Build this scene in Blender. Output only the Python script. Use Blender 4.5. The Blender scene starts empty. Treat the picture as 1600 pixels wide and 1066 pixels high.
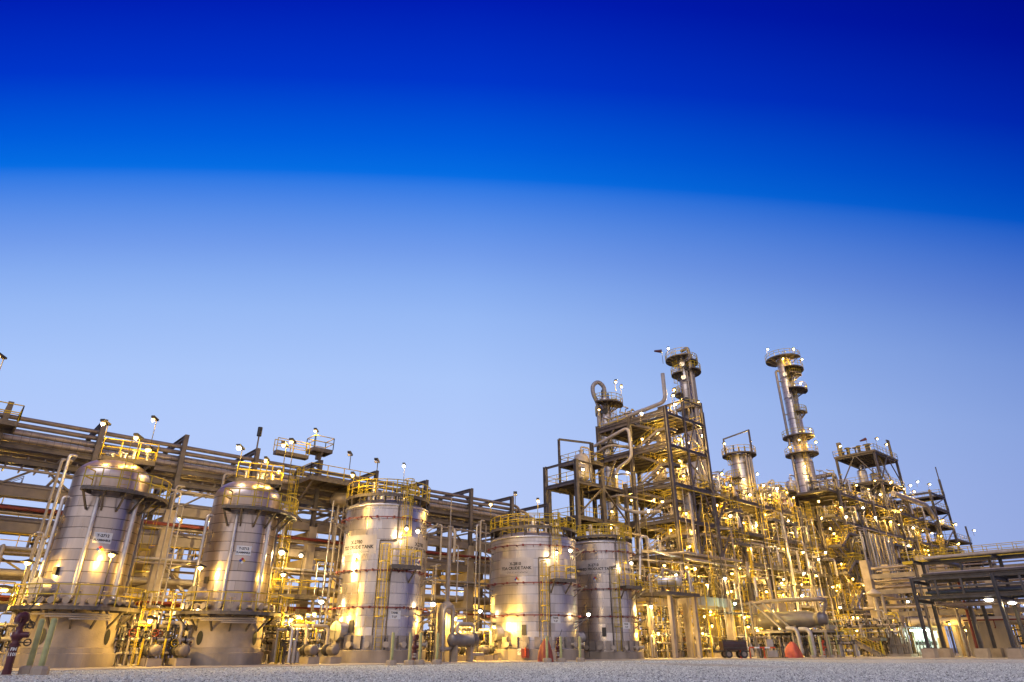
import bpy, math, random
from mathutils import Vector, Matrix
R = math.radians; PI = math.pi; sin = math.sin; cos = math.cos
S = bpy.context.scene; COL = S.collection
random.seed(7)
# ---------------------------------------------------------------- camera
F = 1002.0; HA = R(48.6); TH = math.atan(479.0/1002.0); CH = 1.2
cam = bpy.data.objects.new("camera", bpy.data.cameras.new("camera")); COL.objects.link(cam)
cam.data.sensor_width = 36; cam.data.lens = 36*F/1600; cam.data.clip_end = 6000; cam.data.clip_start = .1
cam.location = (0, 0, CH); cam.rotation_euler = (PI/2+TH, 0, HA-PI/2)
S.camera = cam
S.view_settings.view_transform = 'Standard'; S.view_settings.look = 'None'
S.view_settings.exposure = 0; S.view_settings.gamma = 1
S.cycles.use_denoising = True; S.cycles.max_bounces = 5; S.cycles.diffuse_bounces = 2; S.cycles.glossy_bounces = 3
S.cycles.transmission_bounces = 2; S.cycles.sample_clamp_indirect = 4; S.cycles.caustics_reflective = False; S.cycles.caustics_refractive = False
S.cycles.use_light_tree = True
HX, HY = cos(HA), sin(HA); RX, RY = sin(HA), -cos(HA)
def lin(r, g, b):
    f = lambda c: (c/255/12.92) if c <= 10 else ((c/255+.055)/1.055)**2.4
    return (f(r), f(g), f(b), 1)
# ---------------------------------------------------------------- world: dusk sky, a twilight arch over the plant
W = bpy.data.worlds.new("World"); S.world = W; W.use_nodes = True
nt = W.node_tree; nt.nodes.clear()
def N(t, nt=nt, **k):
    n = nt.nodes.new(t)
    for a, b in k.items(): setattr(n, a, b)
    return n
def mth(op, a, b=None, c=None, nt=nt, clamp=False):
    n = nt.nodes.new('ShaderNodeMath'); n.operation = op; n.use_clamp = clamp
    for i, v in enumerate((a, b, c)):
        if v is None: continue
        if isinstance(v, (int, float)): n.inputs[i].default_value = v
        else: nt.links.new(v, n.inputs[i])
    return n.outputs[0]
tc = N('ShaderNodeTexCoord'); sx = N('ShaderNodeSeparateXYZ'); nt.links.new(tc.outputs['Generated'], sx.inputs[0])
dx, dy, dz = sx.outputs
fwd = mth('ADD', mth('MULTIPLY', dx, HX), mth('MULTIPLY', dy, HY))
rgt = mth('ADD', mth('MULTIPLY', dx, RX), mth('MULTIPLY', dy, RY))
den = mth('MAXIMUM', mth('ABSOLUTE', fwd), .02)
a_ = mth('MINIMUM', mth('MAXIMUM', mth('DIVIDE', rgt, den), -1.2), 1.2)
b_ = mth('DIVIDE', mth('MAXIMUM', dz, 0), den)
tilt = mth('ADD', mth('MULTIPLY', a_, .068), mth('MULTIPLY', mth('MULTIPLY', a_, a_), .036))
el = mth('ARCTANGENT', mth('ADD', b_, tilt))
el = mth('DIVIDE', el, PI/2, clamp=True)
rp = N('ShaderNodeValToRGB'); nt.links.new(el, rp.inputs[0])
cr = rp.color_ramp; cr.interpolation = 'LINEAR'
ST = [(0, (196, 208, 242)), (.10, (188, 206, 250)), (.18, (180, 203, 251)), (.241, (171, 199, 250)), (.305, (151, 185, 245)), (.337, (135, 173, 241)), (.368, (115, 157, 236)),
      (.402, (88, 141, 232)), (.430, (52, 123, 229)), (.442, (5, 109, 227)), (.471, (0, 92, 220)), (.527, (0, 54, 202)), (.595, (0, 28, 178)), (.70, (0, 10, 140)), (1, (0, 6, 110))]
while len(cr.elements) < len(ST): cr.elements.new(.5)
for e, (p, c) in zip(cr.elements, ST): e.position = p; e.color = lin(*c)
# the side towards the right is further from the afterglow and a little darker
dk = mth('SUBTRACT', 1, mth('MULTIPLY', mth('MAXIMUM', mth('ADD', a_, .08), 0), .41))
mx = N('ShaderNodeMix', data_type='RGBA', blend_type='MULTIPLY'); mx.inputs['Factor'].default_value = 1
nt.links.new(rp.outputs[0], mx.inputs['A'])
cb = N('ShaderNodeCombineColor'); nt.links.new(dk, cb.inputs[0]); nt.links.new(mth('ADD', mth('MULTIPLY', dk, .93), .07), cb.inputs[1]); nt.links.new(mth('ADD', mth('MULTIPLY', dk, .6), .4), cb.inputs[2])
nt.links.new(cb.outputs[0], mx.inputs['B'])
# the afterglow of the sunset in the half of the sky behind the camera
bk = mth('MULTIPLY', mth('MULTIPLY', fwd, -1.6, clamp=True), mth('SUBTRACT', 1, mth('MULTIPLY', dz, 1.1), clamp=True), clamp=True)
m2 = N('ShaderNodeMix', data_type='RGBA'); nt.links.new(bk, m2.inputs['Factor']); nt.links.new(mx.outputs['Result'], m2.inputs['A'])
m2.inputs['B'].default_value = (.95, .80, .74, 1)
bg = N('ShaderNodeBackground'); nt.links.new(m2.outputs['Result'], bg.inputs[0]); bg.inputs[1].default_value = 1.0
wo = N('ShaderNodeOutputWorld'); nt.links.new(bg.outputs[0], wo.inputs[0])
# ---------------------------------------------------------------- sun: the last weak glow, low behind the camera on the left
sun = bpy.data.objects.new("sun", bpy.data.lights.new("sun", 'SUN')); COL.objects.link(sun)
sun.data.energy = 1.05; sun.data.angle = R(40); sun.data.color = (.97, .93, .95)
sd = Vector((HX*.80+RX*.30, HY*.80+RY*.30, -.95)); sun.rotation_euler = sd.to_track_quat('-Z', 'Y').to_euler()
# ---------------------------------------------------------------- pixel of the photograph -> point of the place
def ray(px, py):
    a = (px-800)/F; b = (533-py)/F; ct, st = cos(TH), sin(TH)
    return Vector((HX*ct+a*RX-b*HX*st, HY*ct+a*RY-b*HY*st, st+b*ct))
def at(px, py, Y): d = ray(px, py); return Vector((0, 0, CH))+d*(Y/d.y)
def atx(px, py, X): d = ray(px, py); return Vector((0, 0, CH))+d*(X/d.x)
def scr(p):
    x, y, z = p[0], p[1], p[2]-CH
    f_ = x*HX+y*HY; d = f_*cos(TH)+z*sin(TH)
    return 800+F*(x*RX+y*RY)/max(d, .1)
# ---------------------------------------------------------------- materials
def mat(name, col, rough=.6, metal=0., noise=.25, nscale=3., bump=.0, bscale=20., spec=.5, stretch=None):
    m = bpy.data.materials.new(name); m.use_nodes = True; t = m.node_tree; b = t.nodes['Principled BSDF']
    b.inputs['Roughness'].default_value = rough; b.inputs['Metallic'].default_value = metal
    b.inputs['Specular IOR Level'].default_value = spec
    tc = t.nodes.new('ShaderNodeTexCoord'); src = tc.outputs['Object']
    if stretch:
        mp = t.nodes.new('ShaderNodeMapping'); mp.inputs['Scale'].default_value = stretch; t.links.new(src, mp.inputs[0]); src = mp.outputs[0]
    n = t.nodes.new('ShaderNodeTexNoise'); n.inputs['Scale'].default_value = nscale; n.inputs['Detail'].default_value = 5
    t.links.new(src, n.inputs['Vector'])
    mr = t.nodes.new('ShaderNodeMapRange'); mr.inputs['From Min'].default_value = .3; mr.inputs['From Max'].default_value = .7
    mr.inputs['To Min'].default_value = 1-noise; mr.inputs['To Max'].default_value = 1+noise
    t.links.new(n.outputs['Fac'], mr.inputs[0])
    v = t.nodes.new('ShaderNodeVectorMath'); v.operation = 'SCALE'; v.inputs[0].default_value = col[:3]
    t.links.new(mr.outputs[0], v.inputs['Scale']); t.links.new(v.outputs[0], b.inputs['Base Color'])
    if bump:
        n2 = t.nodes.new('ShaderNodeTexNoise'); n2.inputs['Scale'].default_value = bscale; n2.inputs['Detail'].default_value = 4
        t.links.new(src, n2.inputs['Vector'])
        bp = t.nodes.new('ShaderNodeBump'); bp.inputs['Strength'].default_value = bump; bp.inputs['Distance'].default_value = .05
        t.links.new(n2.outputs['Fac'], bp.inputs['Height']); t.links.new(bp.outputs[0], b.inputs['Normal'])
    return m
def cladding(name, radius, col, rough, metal, pw, ph, seam=.35, wob=.05):
    """metal sheet cladding wrapped round an upright axis: sheets with seams, each sheet a little out of true"""
    m = bpy.data.materials.new(name); m.use_nodes = True; t = m.node_tree; L = t.links.new; b = t.nodes['Principled BSDF']
    tc = t.nodes.new('ShaderNodeTexCoord'); s = t.nodes.new('ShaderNodeSeparateXYZ'); L(tc.outputs['Object'], s.inputs[0])
    M = lambda op, a, c=None: mth(op, a, c, nt=t)
    u = M('MULTIPLY', M('ARCTAN2', s.outputs[1], s.outputs[0]), radius)
    cv = t.nodes.new('ShaderNodeCombineXYZ'); L(u, cv.inputs[0]); L(s.outputs[2], cv.inputs[1])
    row = M('FLOOR', M('DIVIDE', s.outputs[2], ph)); odd = M('MODULO', M('ABSOLUTE', row), 2.0)
    cu = M('FLOOR', M('ADD', M('DIVIDE', u, pw), M('MULTIPLY', odd, .5)))
    cc = t.nodes.new('ShaderNodeCombineXYZ'); L(cu, cc.inputs[0]); L(row, cc.inputs[1])
    wn = t.nodes.new('ShaderNodeTexWhiteNoise'); wn.noise_dimensions = '2D'; L(cc.outputs[0], wn.inputs['Vector'])
    fz = M('FRACT', M('DIVIDE', s.outputs[2], ph)); fu = M('FRACT', M('ADD', M('DIVIDE', u, pw), M('MULTIPLY', odd, .5)))
    hl = M('LESS_THAN', fz, .05/ph); vl = M('MULTIPLY', M('LESS_THAN', fu, .03/pw), .45)
    line = M('MAXIMUM', hl, vl)
    tone = M('MULTIPLY', M('SUBTRACT', 1, M('MULTIPLY', line, 1-seam)), M('ADD', M('MULTIPLY', wn.outputs['Value'], .2), .84))
    sc_ = t.nodes.new('ShaderNodeCombineXYZ'); [L(tone, sc_.inputs[i]) for i in range(3)]
    mp = t.nodes.new('ShaderNodeMapping'); mp.inputs['Scale'].default_value = (2.2, .22, 1); L(cv.outputs[0], mp.inputs[0])
    ns = t.nodes.new('ShaderNodeTexNoise'); ns.inputs['Scale'].default_value = 1.6; ns.inputs['Detail'].default_value = 6; L(mp.outputs[0], ns.inputs['Vector'])
    v = t.nodes.new('ShaderNodeVectorMath'); v.operation = 'MULTIPLY'; v.inputs[1].default_value = col[:3]; L(sc_.outputs[0], v.inputs[0])
    v2 = t.nodes.new('ShaderNodeVectorMath'); v2.operation = 'SCALE'; L(v.outputs[0], v2.inputs[0]); L(M('ADD', M('MULTIPLY', ns.outputs['Fac'], .5), .75), v2.inputs['Scale'])
    L(v2.outputs[0], b.inputs['Base Color'])
    L(M('ADD', M('MULTIPLY', ns.outputs['Fac'], .22), rough-.11), b.inputs['Roughness']); b.inputs['Metallic'].default_value = metal
    w1 = t.nodes.new('ShaderNodeVectorMath'); w1.operation = 'SUBTRACT'; L(wn.outputs['Color'], w1.inputs[0]); w1.inputs[1].default_value = (.5, .5, .5)
    w2 = t.nodes.new('ShaderNodeVectorMath'); w2.operation = 'SCALE'; L(w1.outputs[0], w2.inputs[0]); w2.inputs['Scale'].default_value = wob*2
    g = t.nodes.new('ShaderNodeNewGeometry')
    w3 = t.nodes.new('ShaderNodeVectorMath'); w3.operation = 'ADD'; L(g.outputs['Normal'], w3.inputs[0]); L(w2.outputs[0], w3.inputs[1])
    w4 = t.nodes.new('ShaderNodeVectorMath'); w4.operation = 'NORMALIZE'; L(w3.outputs[0], w4.inputs[0])
    n3 = t.nodes.new('ShaderNodeTexNoise'); n3.inputs['Scale'].default_value = 1.3; n3.inputs['Detail'].default_value = 2; L(mp.outputs[0], n3.inputs['Vector'])
    hh = M('SUBTRACT', M('MULTIPLY', n3.outputs['Fac'], .9), M('MULTIPLY', line, .5))
    bp = t.nodes.new('ShaderNodeBump'); bp.inputs['Strength'].default_value = .35; bp.inputs['Distance'].default_value = .03
    L(hh, bp.inputs['Height']); L(w4.outputs[0], bp.inputs['Normal']); L(bp.outputs[0], b.inputs['Normal'])
    return m
def emis(name, col, st):
    m = bpy.data.materials.new(name); m.use_nodes = True; b = m.node_tree.nodes['Principled BSDF']
    b.inputs['Base Color'].default_value = (.8, .8, .8, 1); b.inputs['Emission Color'].default_value = (*col, 1); b.inputs['Emission Strength'].default_value = st
    return m
STEEL = mat('dark_painted_steel', (.105, .088, .082), .5, 0, .35, 1.5)
STEELB = mat('blue_black_painted_steel', (.050, .050, .062), .45, 0, .35, 1.5)
TRAIL = mat('dark_trailer_paint', (.04, .016, .016), .4, 0, .3, 2)
STEEL2 = mat('grey_painted_steel', (.20, .17, .15), .55, 0, .25, 1.2)
GRATE = mat('grating_steel', (.13, .11, .09), .6, .2, .3, 6)
YEL = mat('yellow_paint', (.50, .36, .02), .5, 0, .25, 2)
YELG = mat('faded_yellow_green_paint', (.36, .37, .16), .55, 0, .2, 3)
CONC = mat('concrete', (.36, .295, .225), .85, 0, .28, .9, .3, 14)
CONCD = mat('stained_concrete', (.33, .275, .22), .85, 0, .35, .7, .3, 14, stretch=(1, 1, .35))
ALU = mat('aluminium_jacket', (.62, .59, .57), .36, .75, .15, 3, .12, 6)
ALU2 = mat('dull_pipe_jacket', (.33, .285, .25), .5, .35, .2, 2)
PIPEG = mat('grey_pipe_paint', (.36, .33, .32), .45, .1, .2, 2)
PIPED = mat('dark_pipe', (.075, .07, .075), .4, .2, .3, 2)
RED = mat('red_firewater_paint', (.17, .03, .024), .45, 0, .25, 3)
ORNG = mat('orange_red_paint', (.55, .07, .02), .5, 0, .25, 3)
MAROON = mat('maroon_paint', (.085, .018, .024), .38, 0, .25, 3)
TARP = mat('red_brown_tarpaulin', (.30, .065, .045), .65, 0, .3, 1.5, .3, 5)
BEIGE = mat('beige_vessel_paint', (.40, .345, .285), .45, .0, .15, 1.5)
DRUM = mat('grey_drum_jacket', (.17, .155, .155), .42, .4, .2, 1.2, .1, 5)
WHITE = mat('white_enamel', (.78, .78, .76), .5, 0, .06, 3)
BLACK = mat('black_lettering', (.02, .02, .02), .5, 0, .1, 3)
SRED = mat('sign_red', (.5, .02, .02), .5, 0, .1, 3)
SBLUE = mat('sign_blue', (.03, .07, .35), .5, 0, .1, 3)
SYEL = mat('sign_yellow', (.75, .5, .03), .5, 0, .1, 3)
RUBBER = mat('tyre_rubber', (.03, .03, .03), .8)
CAST = mat('dark_cast_iron', (.06, .055, .05), .55, .3)
TRAY = mat('galvanised_tray', (.30, .34, .40), .5, .5, .2, 4)
GREENP = mat('green_painted_steel', (.16, .26, .20), .5)
CABIN = mat('pale_cabin_panel', (.66, .70, .66), .5, 0, .1, 1)
LAMPH = mat('lamp_housing', (.035, .028, .022), .6, .2)
LENS = emis('lit_sodium_lens', (1, .60, .17), 4.5)
LENSW = emis('lit_white_lens', (1, .93, .74), 20)
LENSG = emis('lit_green_white_lens', (.72, 1, .82), 22)
LENSOFF = mat('unlit_lens', (.6, .55, .5), .2)
BLUEP = mat('blue_dark_pipe', (.04, .06, .10), .4, .2)
# ---------------------------------------------------------------- mesh builder
class MB:
    def __init__(s): s.v = []; s.f = []; s.s = []
    def add(s, vs, fs, sm=False):
        o = len(s.v); s.v += [tuple(v) for v in vs]; s.f += [tuple(i+o for i in f) for f in fs]; s.s += [sm]*len(fs); return s
    def box(s, x0, x1, y0, y1, z0, z1):
        return s.add([(x0, y0, z0), (x1, y0, z0), (x1, y1, z0), (x0, y1, z0), (x0, y0, z1), (x1, y0, z1), (x1, y1, z1), (x0, y1, z1)],
                     [(0, 3, 2, 1), (4, 5, 6, 7), (0, 1, 5, 4), (1, 2, 6, 5), (2, 3, 7, 6), (3, 0, 4, 7)])
    def bar(s, p, q, w, h=None):
        p, q = Vector(p), Vector(q); h = h or w; d = q-p
        if d.length < 1e-6: return s
        d.normalize(); a = d.cross(Vector((0, 0, 1)))
        if a.length < 1e-3: a = Vector((1, 0, 0))
        a.normalize(); b = a.cross(d); a *= w/2; b *= h/2
        return s.add([p-a-b, p+a-b, p+a+b, p-a+b, q-a-b, q+a-b, q+a+b, q-a+b], [(0, 1, 2, 3), (7, 6, 5, 4), (0, 4, 5, 1), (1, 5, 6, 2), (2, 6, 7, 3), (3, 7, 4, 0)])
    def hbeam(s, p, q, w, h, t=.05):
        """rolled H section: two flanges and a web"""
        p, q = Vector(p), Vector(q); d = (q-p).normalized(); a = d.cross(Vector((0, 0, 1)))
        if a.length < 1e-3: a = Vector((1, 0, 0))
        a.normalize(); b = a.cross(d).normalized()
        s.bar(p+b*(h-t)/2, q+b*(h-t)/2, w, t); s.bar(p-b*(h-t)/2, q-b*(h-t)/2, w, t); s.bar(p, q, t, h-2*t-.002); return s
    def tube(s, p, q, r, n=8, r2=None, cap=True):
        p, q = Vector(p), Vector(q); d = (q-p).normalized(); a = d.orthogonal().normalized(); b = d.cross(a); r2 = r if r2 is None else r2
        vs = [p+(a*cos(2*PI*i/n)+b*sin(2*PI*i/n))*r for i in range(n)]+[q+(a*cos(2*PI*i/n)+b*sin(2*PI*i/n))*r2 for i in range(n)]
        s.add(vs, [(i, (i+1) % n, n+(i+1) % n, n+i) for i in range(n)], n > 5)
        if cap: s.add(vs, [tuple(range(n-1, -1, -1)), tuple(range(n, 2*n))])
        return s
    def path(s, pts, r, n=10, bend=None, close=False):
        P = [Vector(p) for p in pts]; bend = bend or r*3; out = [P[0]]
        for i in range(1, len(P)-1):
            a, b, c = P[i-1], P[i], P[i+1]; u = (a-b); w = (c-b); k = min(bend, u.length*.48, w.length*.48)
            A = b+u.normalized()*k; C = b+w.normalized()*k
            for t in (0, .17, .33, .5, .67, .83, 1): out.append(A*(1-t)**2+b*2*t*(1-t)+C*t*t)
        out.append(P[-1]); ring = []; m = len(out); up = None; vs = []
        for i in range(m):
            d = (out[min(i+1, m-1)]-out[max(i-1, 0)]).normalized()
            if up is None: up = d.orthogonal().normalized()
            up = (up-d*up.dot(d)); up = up.normalized() if up.length > 1e-4 else d.orthogonal().normalized()
            b = d.cross(up)
            vs += [out[i]+(up*cos(2*PI*j/n)+b*sin(2*PI*j/n))*r for j in range(n)]
        fs = [(i*n+j, i*n+(j+1) % n, (i+1)*n+(j+1) % n, (i+1)*n+j) for i in range(m-1) for j in range(n)]
        s.add(vs, fs, True); s.add(vs, [tuple(range(n-1, -1, -1)), tuple(range((m-1)*n, m*n))]); return s
    def lathe(s, prof, c=(0, 0, 0), n=32, axis='z', sm=True, caps=True):
        vs = []
        for (r, h) in prof:
            for i in range(n):
                x, y = r*cos(2*PI*i/n), r*sin(2*PI*i/n)
                vs.append({'z': (c[0]+x, c[1]+y, c[2]+h), 'x': (c[0]+h, c[1]+x, c[2]+y), 'y': (c[0]+y, c[1]+h, c[2]+x)}[axis])
        m = len(prof); s.add(vs, [(i*n+j, i*n+(j+1) % n, (i+1)*n+(j+1) % n, (i+1)*n+j) for i in range(m-1) for j in range(n)], sm)
        if caps and prof[0] != prof[-1] and prof[0][0] > 1e-4: s.add(vs, [tuple(range(n-1, -1, -1))])
        if caps and prof[0] != prof[-1] and prof[-1][0] > 1e-4: s.add(vs, [tuple(range((m-1)*n, m*n))])
        return s
    def arc(s, c, r0, r1, z0, z1, a0, a1, n=24):
        """flat ring sector, angles in radians"""
        vs = []
        for i in range(n+1):
            a = a0+(a1-a0)*i/n; ca, sa = cos(a), sin(a)
            vs += [(c[0]+r0*ca, c[1]+r0*sa, z0), (c[0]+r1*ca, c[1]+r1*sa, z0), (c[0]+r1*ca, c[1]+r1*sa, z1), (c[0]+r0*ca, c[1]+r0*sa, z1)]
        fs = [(4*i+j, 4*i+(j+1) % 4, 4*i+4+(j+1) % 4, 4*i+4+j) for i in range(n) for j in range(4)]
        s.add(vs, fs); s.add(vs, [(3, 2, 1, 0), (4*n, 4*n+1, 4*n+2, 4*n+3)]); return s
    def rail(s, pts, h=1.1, closed=False, step=1.5, r=.042, toe=False):
        P = [Vector(p) for p in pts]
        if closed: P.append(P[0])
        for a, b in zip(P, P[1:]):
            for k in (h, h*.53): s.tube(a+Vector((0, 0, k)), b+Vector((0, 0, k)), r, 4, cap=False)
            if toe: s.bar(a+Vector((0, 0, .09)), b+Vector((0, 0, .09)), .012, .12)
            L = (b-a).length; m = max(1, round(L/step))
            for i in range(m): q = a.lerp(b, i/m); s.tube(q, q+Vector((0, 0, h)), r, 4, cap=False)
        s.tube(P[-1], P[-1]+Vector((0, 0, h)), r, 4, cap=False); return s
    def ladder(s, x, y, z0, z1, nx, ny, cage=True, w=.46, cz=None):
        """upright ladder, (nx, ny) pointing away from the wall towards the climber"""
        tx, ty = -ny, nx; r = .028
        for k in (-w/2, w/2): s.tube((x+tx*k, y+ty*k, z0), (x+tx*k, y+ty*k, z1), r, 4)
        z = z0+.15
        while z < z1: s.tube((x-tx*w/2, y-ty*w/2, z), (x+tx*w/2, y+ty*w/2, z), .016, 4, cap=False); z += .3
        if cage:
            zz = (cz if cz is not None else z0+2.2); cr_ = .38; n = max(1, int((z1-zz)/1.1)); ang = [PI*(-.5+i/8) for i in range(9)]
            H = lambda a, z: (x+nx*(cr_*cos(a)*1.6)+tx*cr_*sin(a), y+ny*(cr_*cos(a)*1.6)+ty*cr_*sin(a), z)
            for i in range(n+1):
                q = zz+(z1-zz)*i/n
                for a, b in zip(ang, ang[1:]): s.bar(H(a, q), H(b, q), .02, .07)
            for a in ang[::2]: s.bar(H(a, zz), H(a, z1), .03, .03)
        return s
    def build(s, name, m, parent=None, origin=None):
        if parent is not None: o = ORG[parent.name]
        elif origin is not None: o = origin
        else:
            n = len(s.v) or 1; o = (sum(v[0] for v in s.v)/n, sum(v[1] for v in s.v)/n, min([v[2] for v in s.v] or [0]))
        me = bpy.data.meshes.new(name); me.from_pydata([(v[0]-o[0], v[1]-o[1], v[2]-o[2]) for v in s.v], [], s.f)
        me.polygons.foreach_set('use_smooth', s.s); me.materials.append(m); me.update()
        ob = bpy.data.objects.new(name, me); COL.objects.link(ob); ORG[ob.name] = tuple(o)
        if parent is not None: ob.parent = parent
        else: ob.location = o
        return ob
ORG = {}
def tag(o, label, cat, group=None, kind=None):
    if kind: o['kind'] = kind
    if label: o['label'] = label
    if cat: o['category'] = cat
    if group: o['group'] = group
    return o
def thing(name, loc, label, cat, group=None):
    o = bpy.data.objects.new(name, None); o.empty_display_size = .2; COL.objects.link(o); o.location = loc; ORG[o.name] = tuple(loc)
    return tag(o, label, cat, group)
def dup(o, loc, rz=0, parent=None, label=None, group=None):
    c = o.copy(); COL.objects.link(c)
    if parent is None:
        c.location = loc; c.rotation_euler = (0, 0, rz); ORG[c.name] = tuple(loc)
        if label: c['label'] = label
        if group: c['group'] = group
    else: c.parent = parent
    for ch in list(o.children): dup(ch, None, 0, c)
    return c
_ones = 'zeroth first second third fourth fifth sixth seventh eighth ninth tenth eleventh twelfth thirteenth fourteenth fifteenth sixteenth seventeenth eighteenth nineteenth'.split()
def ordn(i):
    if i < 20: return _ones[i]
    t, u = divmod(i, 10); T = {2: 'twent', 3: 'thirt', 4: 'fort', 5: 'fift', 6: 'sixt', 7: 'sevent', 8: 'eight', 9: 'ninet'}[t]
    return T+'ieth' if u == 0 else T+'y-'+_ones[u]
ROWS = {}; KEYS = {}
def queue(o, what, where, cat, group, by='left', key=0):
    """label is written at the end, once it is known which of its row this one is"""
    o['category'] = cat; o['group'] = group; KEYS[o.name] = (by, key); ROWS.setdefault((what, where), []).append(o)
def place_of(o):
    if o.type == 'EMPTY' or not o.data: return scr(ORG[o.name])
    return scr(ORG[o.name])
def write_labels():
    for (what, where), L in ROWS.items():
        by = KEYS[L[0].name][0]
        L.sort(key=place_of if by == 'left' else lambda o: KEYS[o.name][1])
        A, Bz, C = {'left': ('leftmost', 'rightmost', 'from left'), 'near': ('nearest', 'farthest', 'from the near side'), 'down': ('topmost', 'lowest', 'from top')}[by]
        for i, o in enumerate(L):
            n = len(L)
            if n == 1: o['label'] = f'{what} {where}'
            elif i == 0: o['label'] = f'{A} {what} {where}'
            elif i == n-1: o['label'] = f'{Bz} {what} {where}'
            else: o['label'] = f'{what} {where}, {ordn(i+1)} {C}'
def textmesh(txt, size):
    cu = bpy.data.curves.new('lettering', 'FONT'); cu.body = txt; cu.size = size; cu.align_x = 'CENTER'; cu.align_y = 'CENTER'; cu.extrude = 0; cu.offset = size*.035; cu.resolution_u = 2
    ob = bpy.data.objects.new('lettering', cu); COL.objects.link(ob); bpy.context.view_layer.update()
    me = ob.to_mesh(); vs = [tuple(v.co) for v in me.vertices]; fs = [tuple(p.vertices) for p in me.polygons]
    ob.to_mesh_clear(); bpy.data.objects.remove(ob); bpy.data.curves.remove(cu); return vs, fs
def wrap(vs, c, r, a0, z0):
    """flat lettering bent round an upright cylinder, centred at angle a0"""
    out = []
    for x, y, z in vs:
        a = a0+x/r; out.append((c[0]+(r+z)*cos(a), c[1]+(r+z)*sin(a), z0+y))
    return out
# ================================================================ SETTING
GROUNDM = bpy.data.materials.new('gravel'); GROUNDM.use_nodes = True
t = GROUNDM.node_tree; b = t.nodes['Principled BSDF']; b.inputs['Roughness'].default_value = .95
tc2 = t.nodes.new('ShaderNodeTexCoord'); L = t.links.new
def nz(sc, det, d=0, r=.6):
    n = t.nodes.new('ShaderNodeTexNoise'); n.inputs['Scale'].default_value = sc; n.inputs['Detail'].default_value = det; n.inputs['Roughness'].default_value = r
    L(tc2.outputs['Object'], n.inputs['Vector']); return n.outputs['Fac']
vo = t.nodes.new('ShaderNodeTexVoronoi'); vo.inputs['Scale'].default_value = 9; L(tc2.outputs['Object'], vo.inputs['Vector'])
vb = t.nodes.new('ShaderNodeTexVoronoi'); vb.inputs['Scale'].default_value = 4.2; L(tc2.outputs['Object'], vb.inputs['Vector'])
sp = t.nodes.new('ShaderNodeSeparateColor'); L(vo.outputs['Color'], sp.inputs[0]); sq = t.nodes.new('ShaderNodeSeparateColor'); L(vb.outputs['Color'], sq.inputs[0])
stone = mth('ADD', mth('MULTIPLY', sp.outputs[0], .55, nt=t), mth('MULTIPLY', sq.outputs[0], .45, nt=t), nt=t)
patch = nz(.25, 4)
val = mth('ADD', mth('MULTIPLY', mth('POWER', stone, 1.3, nt=t), .62, nt=t), mth('MULTIPLY', patch, .42, nt=t), nt=t)
rg = t.nodes.new('ShaderNodeValToRGB'); e = rg.color_ramp.elements
e[0].position = .1; e[0].color = (.10, .105, .115, 1); e[1].position = .85; e[1].color = (.74, .77, .75, 1)
x = rg.color_ramp.elements.new(.38); x.color = (.42, .445, .41, 1)
L(val, rg.inputs[0]); L(rg.outputs[0], b.inputs['Base Color'])
bp = t.nodes.new('ShaderNodeBump'); bp.inputs['Strength'].default_value = .8; bp.inputs['Distance'].default_value = .06; L(vo.outputs['Distance'], bp.inputs['Height']); L(bp.outputs[0], b.inputs['Normal'])
EDGE = [(-140, 41.2), (20, 41.2), (46, 40.6), (60, 36.5), (72, 29), (80, 19), (83, -60)]
g = MB(); g.add([(-3000, -3000, 0), (3000, -3000, 0), (3000, 3000, 0), (-3000, 3000, 0)], [(0, 1, 2, 3)])
n = len(EDGE); off = [(-140, 31), (18, 31), (42, 31), (53, 29), (63, 23), (69, 16), (71, -60)]
mid_ = [((a[0]*.45+c[0]*.55), (a[1]*.45+c[1]*.55)) for a, c in zip(off, EDGE)]
vs = [(p[0], p[1], .006) for p in off]+[(p[0], p[1], .10) for p in mid_]+[(p[0], p[1], .17) for p in EDGE]
g.add(vs, [(i, i+1, n+i+1, n+i) for i in range(n-1)]+[(n+i, n+i+1, 2*n+i+1, 2*n+i) for i in range(n-1)], True)
tag(g.build('gravel_ground', GROUNDM, origin=(0, 0, 0)), None, None, kind='structure')
STONE = bpy.data.materials.new('gravel_stone'); STONE.use_nodes = True; t = STONE.node_tree; b = t.nodes['Principled BSDF']; b.inputs['Roughness'].default_value = .9
gi = t.nodes.new('ShaderNodeNewGeometry'); rs = t.nodes.new('ShaderNodeValToRGB'); t.links.new(gi.outputs['Random Per Island'], rs.inputs[0]); t.links.new(rs.outputs[0], b.inputs['Base Color'])
e = rs.color_ramp.elements; e[0].color = (.12, .128, .118, 1); e[1].color = (.84, .86, .78, 1); x = e.new(.3); x.color = (.44, .465, .425, 1); x = e.new(.75); x.color = (.62, .65, .59, 1)
rn = random.Random(3); gs = MB()
def gz(x, y):
    for (p, q, w_) in zip(off, mid_, EDGE):
        pass
    if x < 44: u = (y-31)/10
    else: u = 1-((EDGE[3][0]-x)*-.45+(EDGE[3][1]-y)*.9)/10 if x < 72 else 1-((76-x)*.83+(24-y)*.55)/10
    return .006+max(0, min(1, u))*.15
cnt = 0
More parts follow.
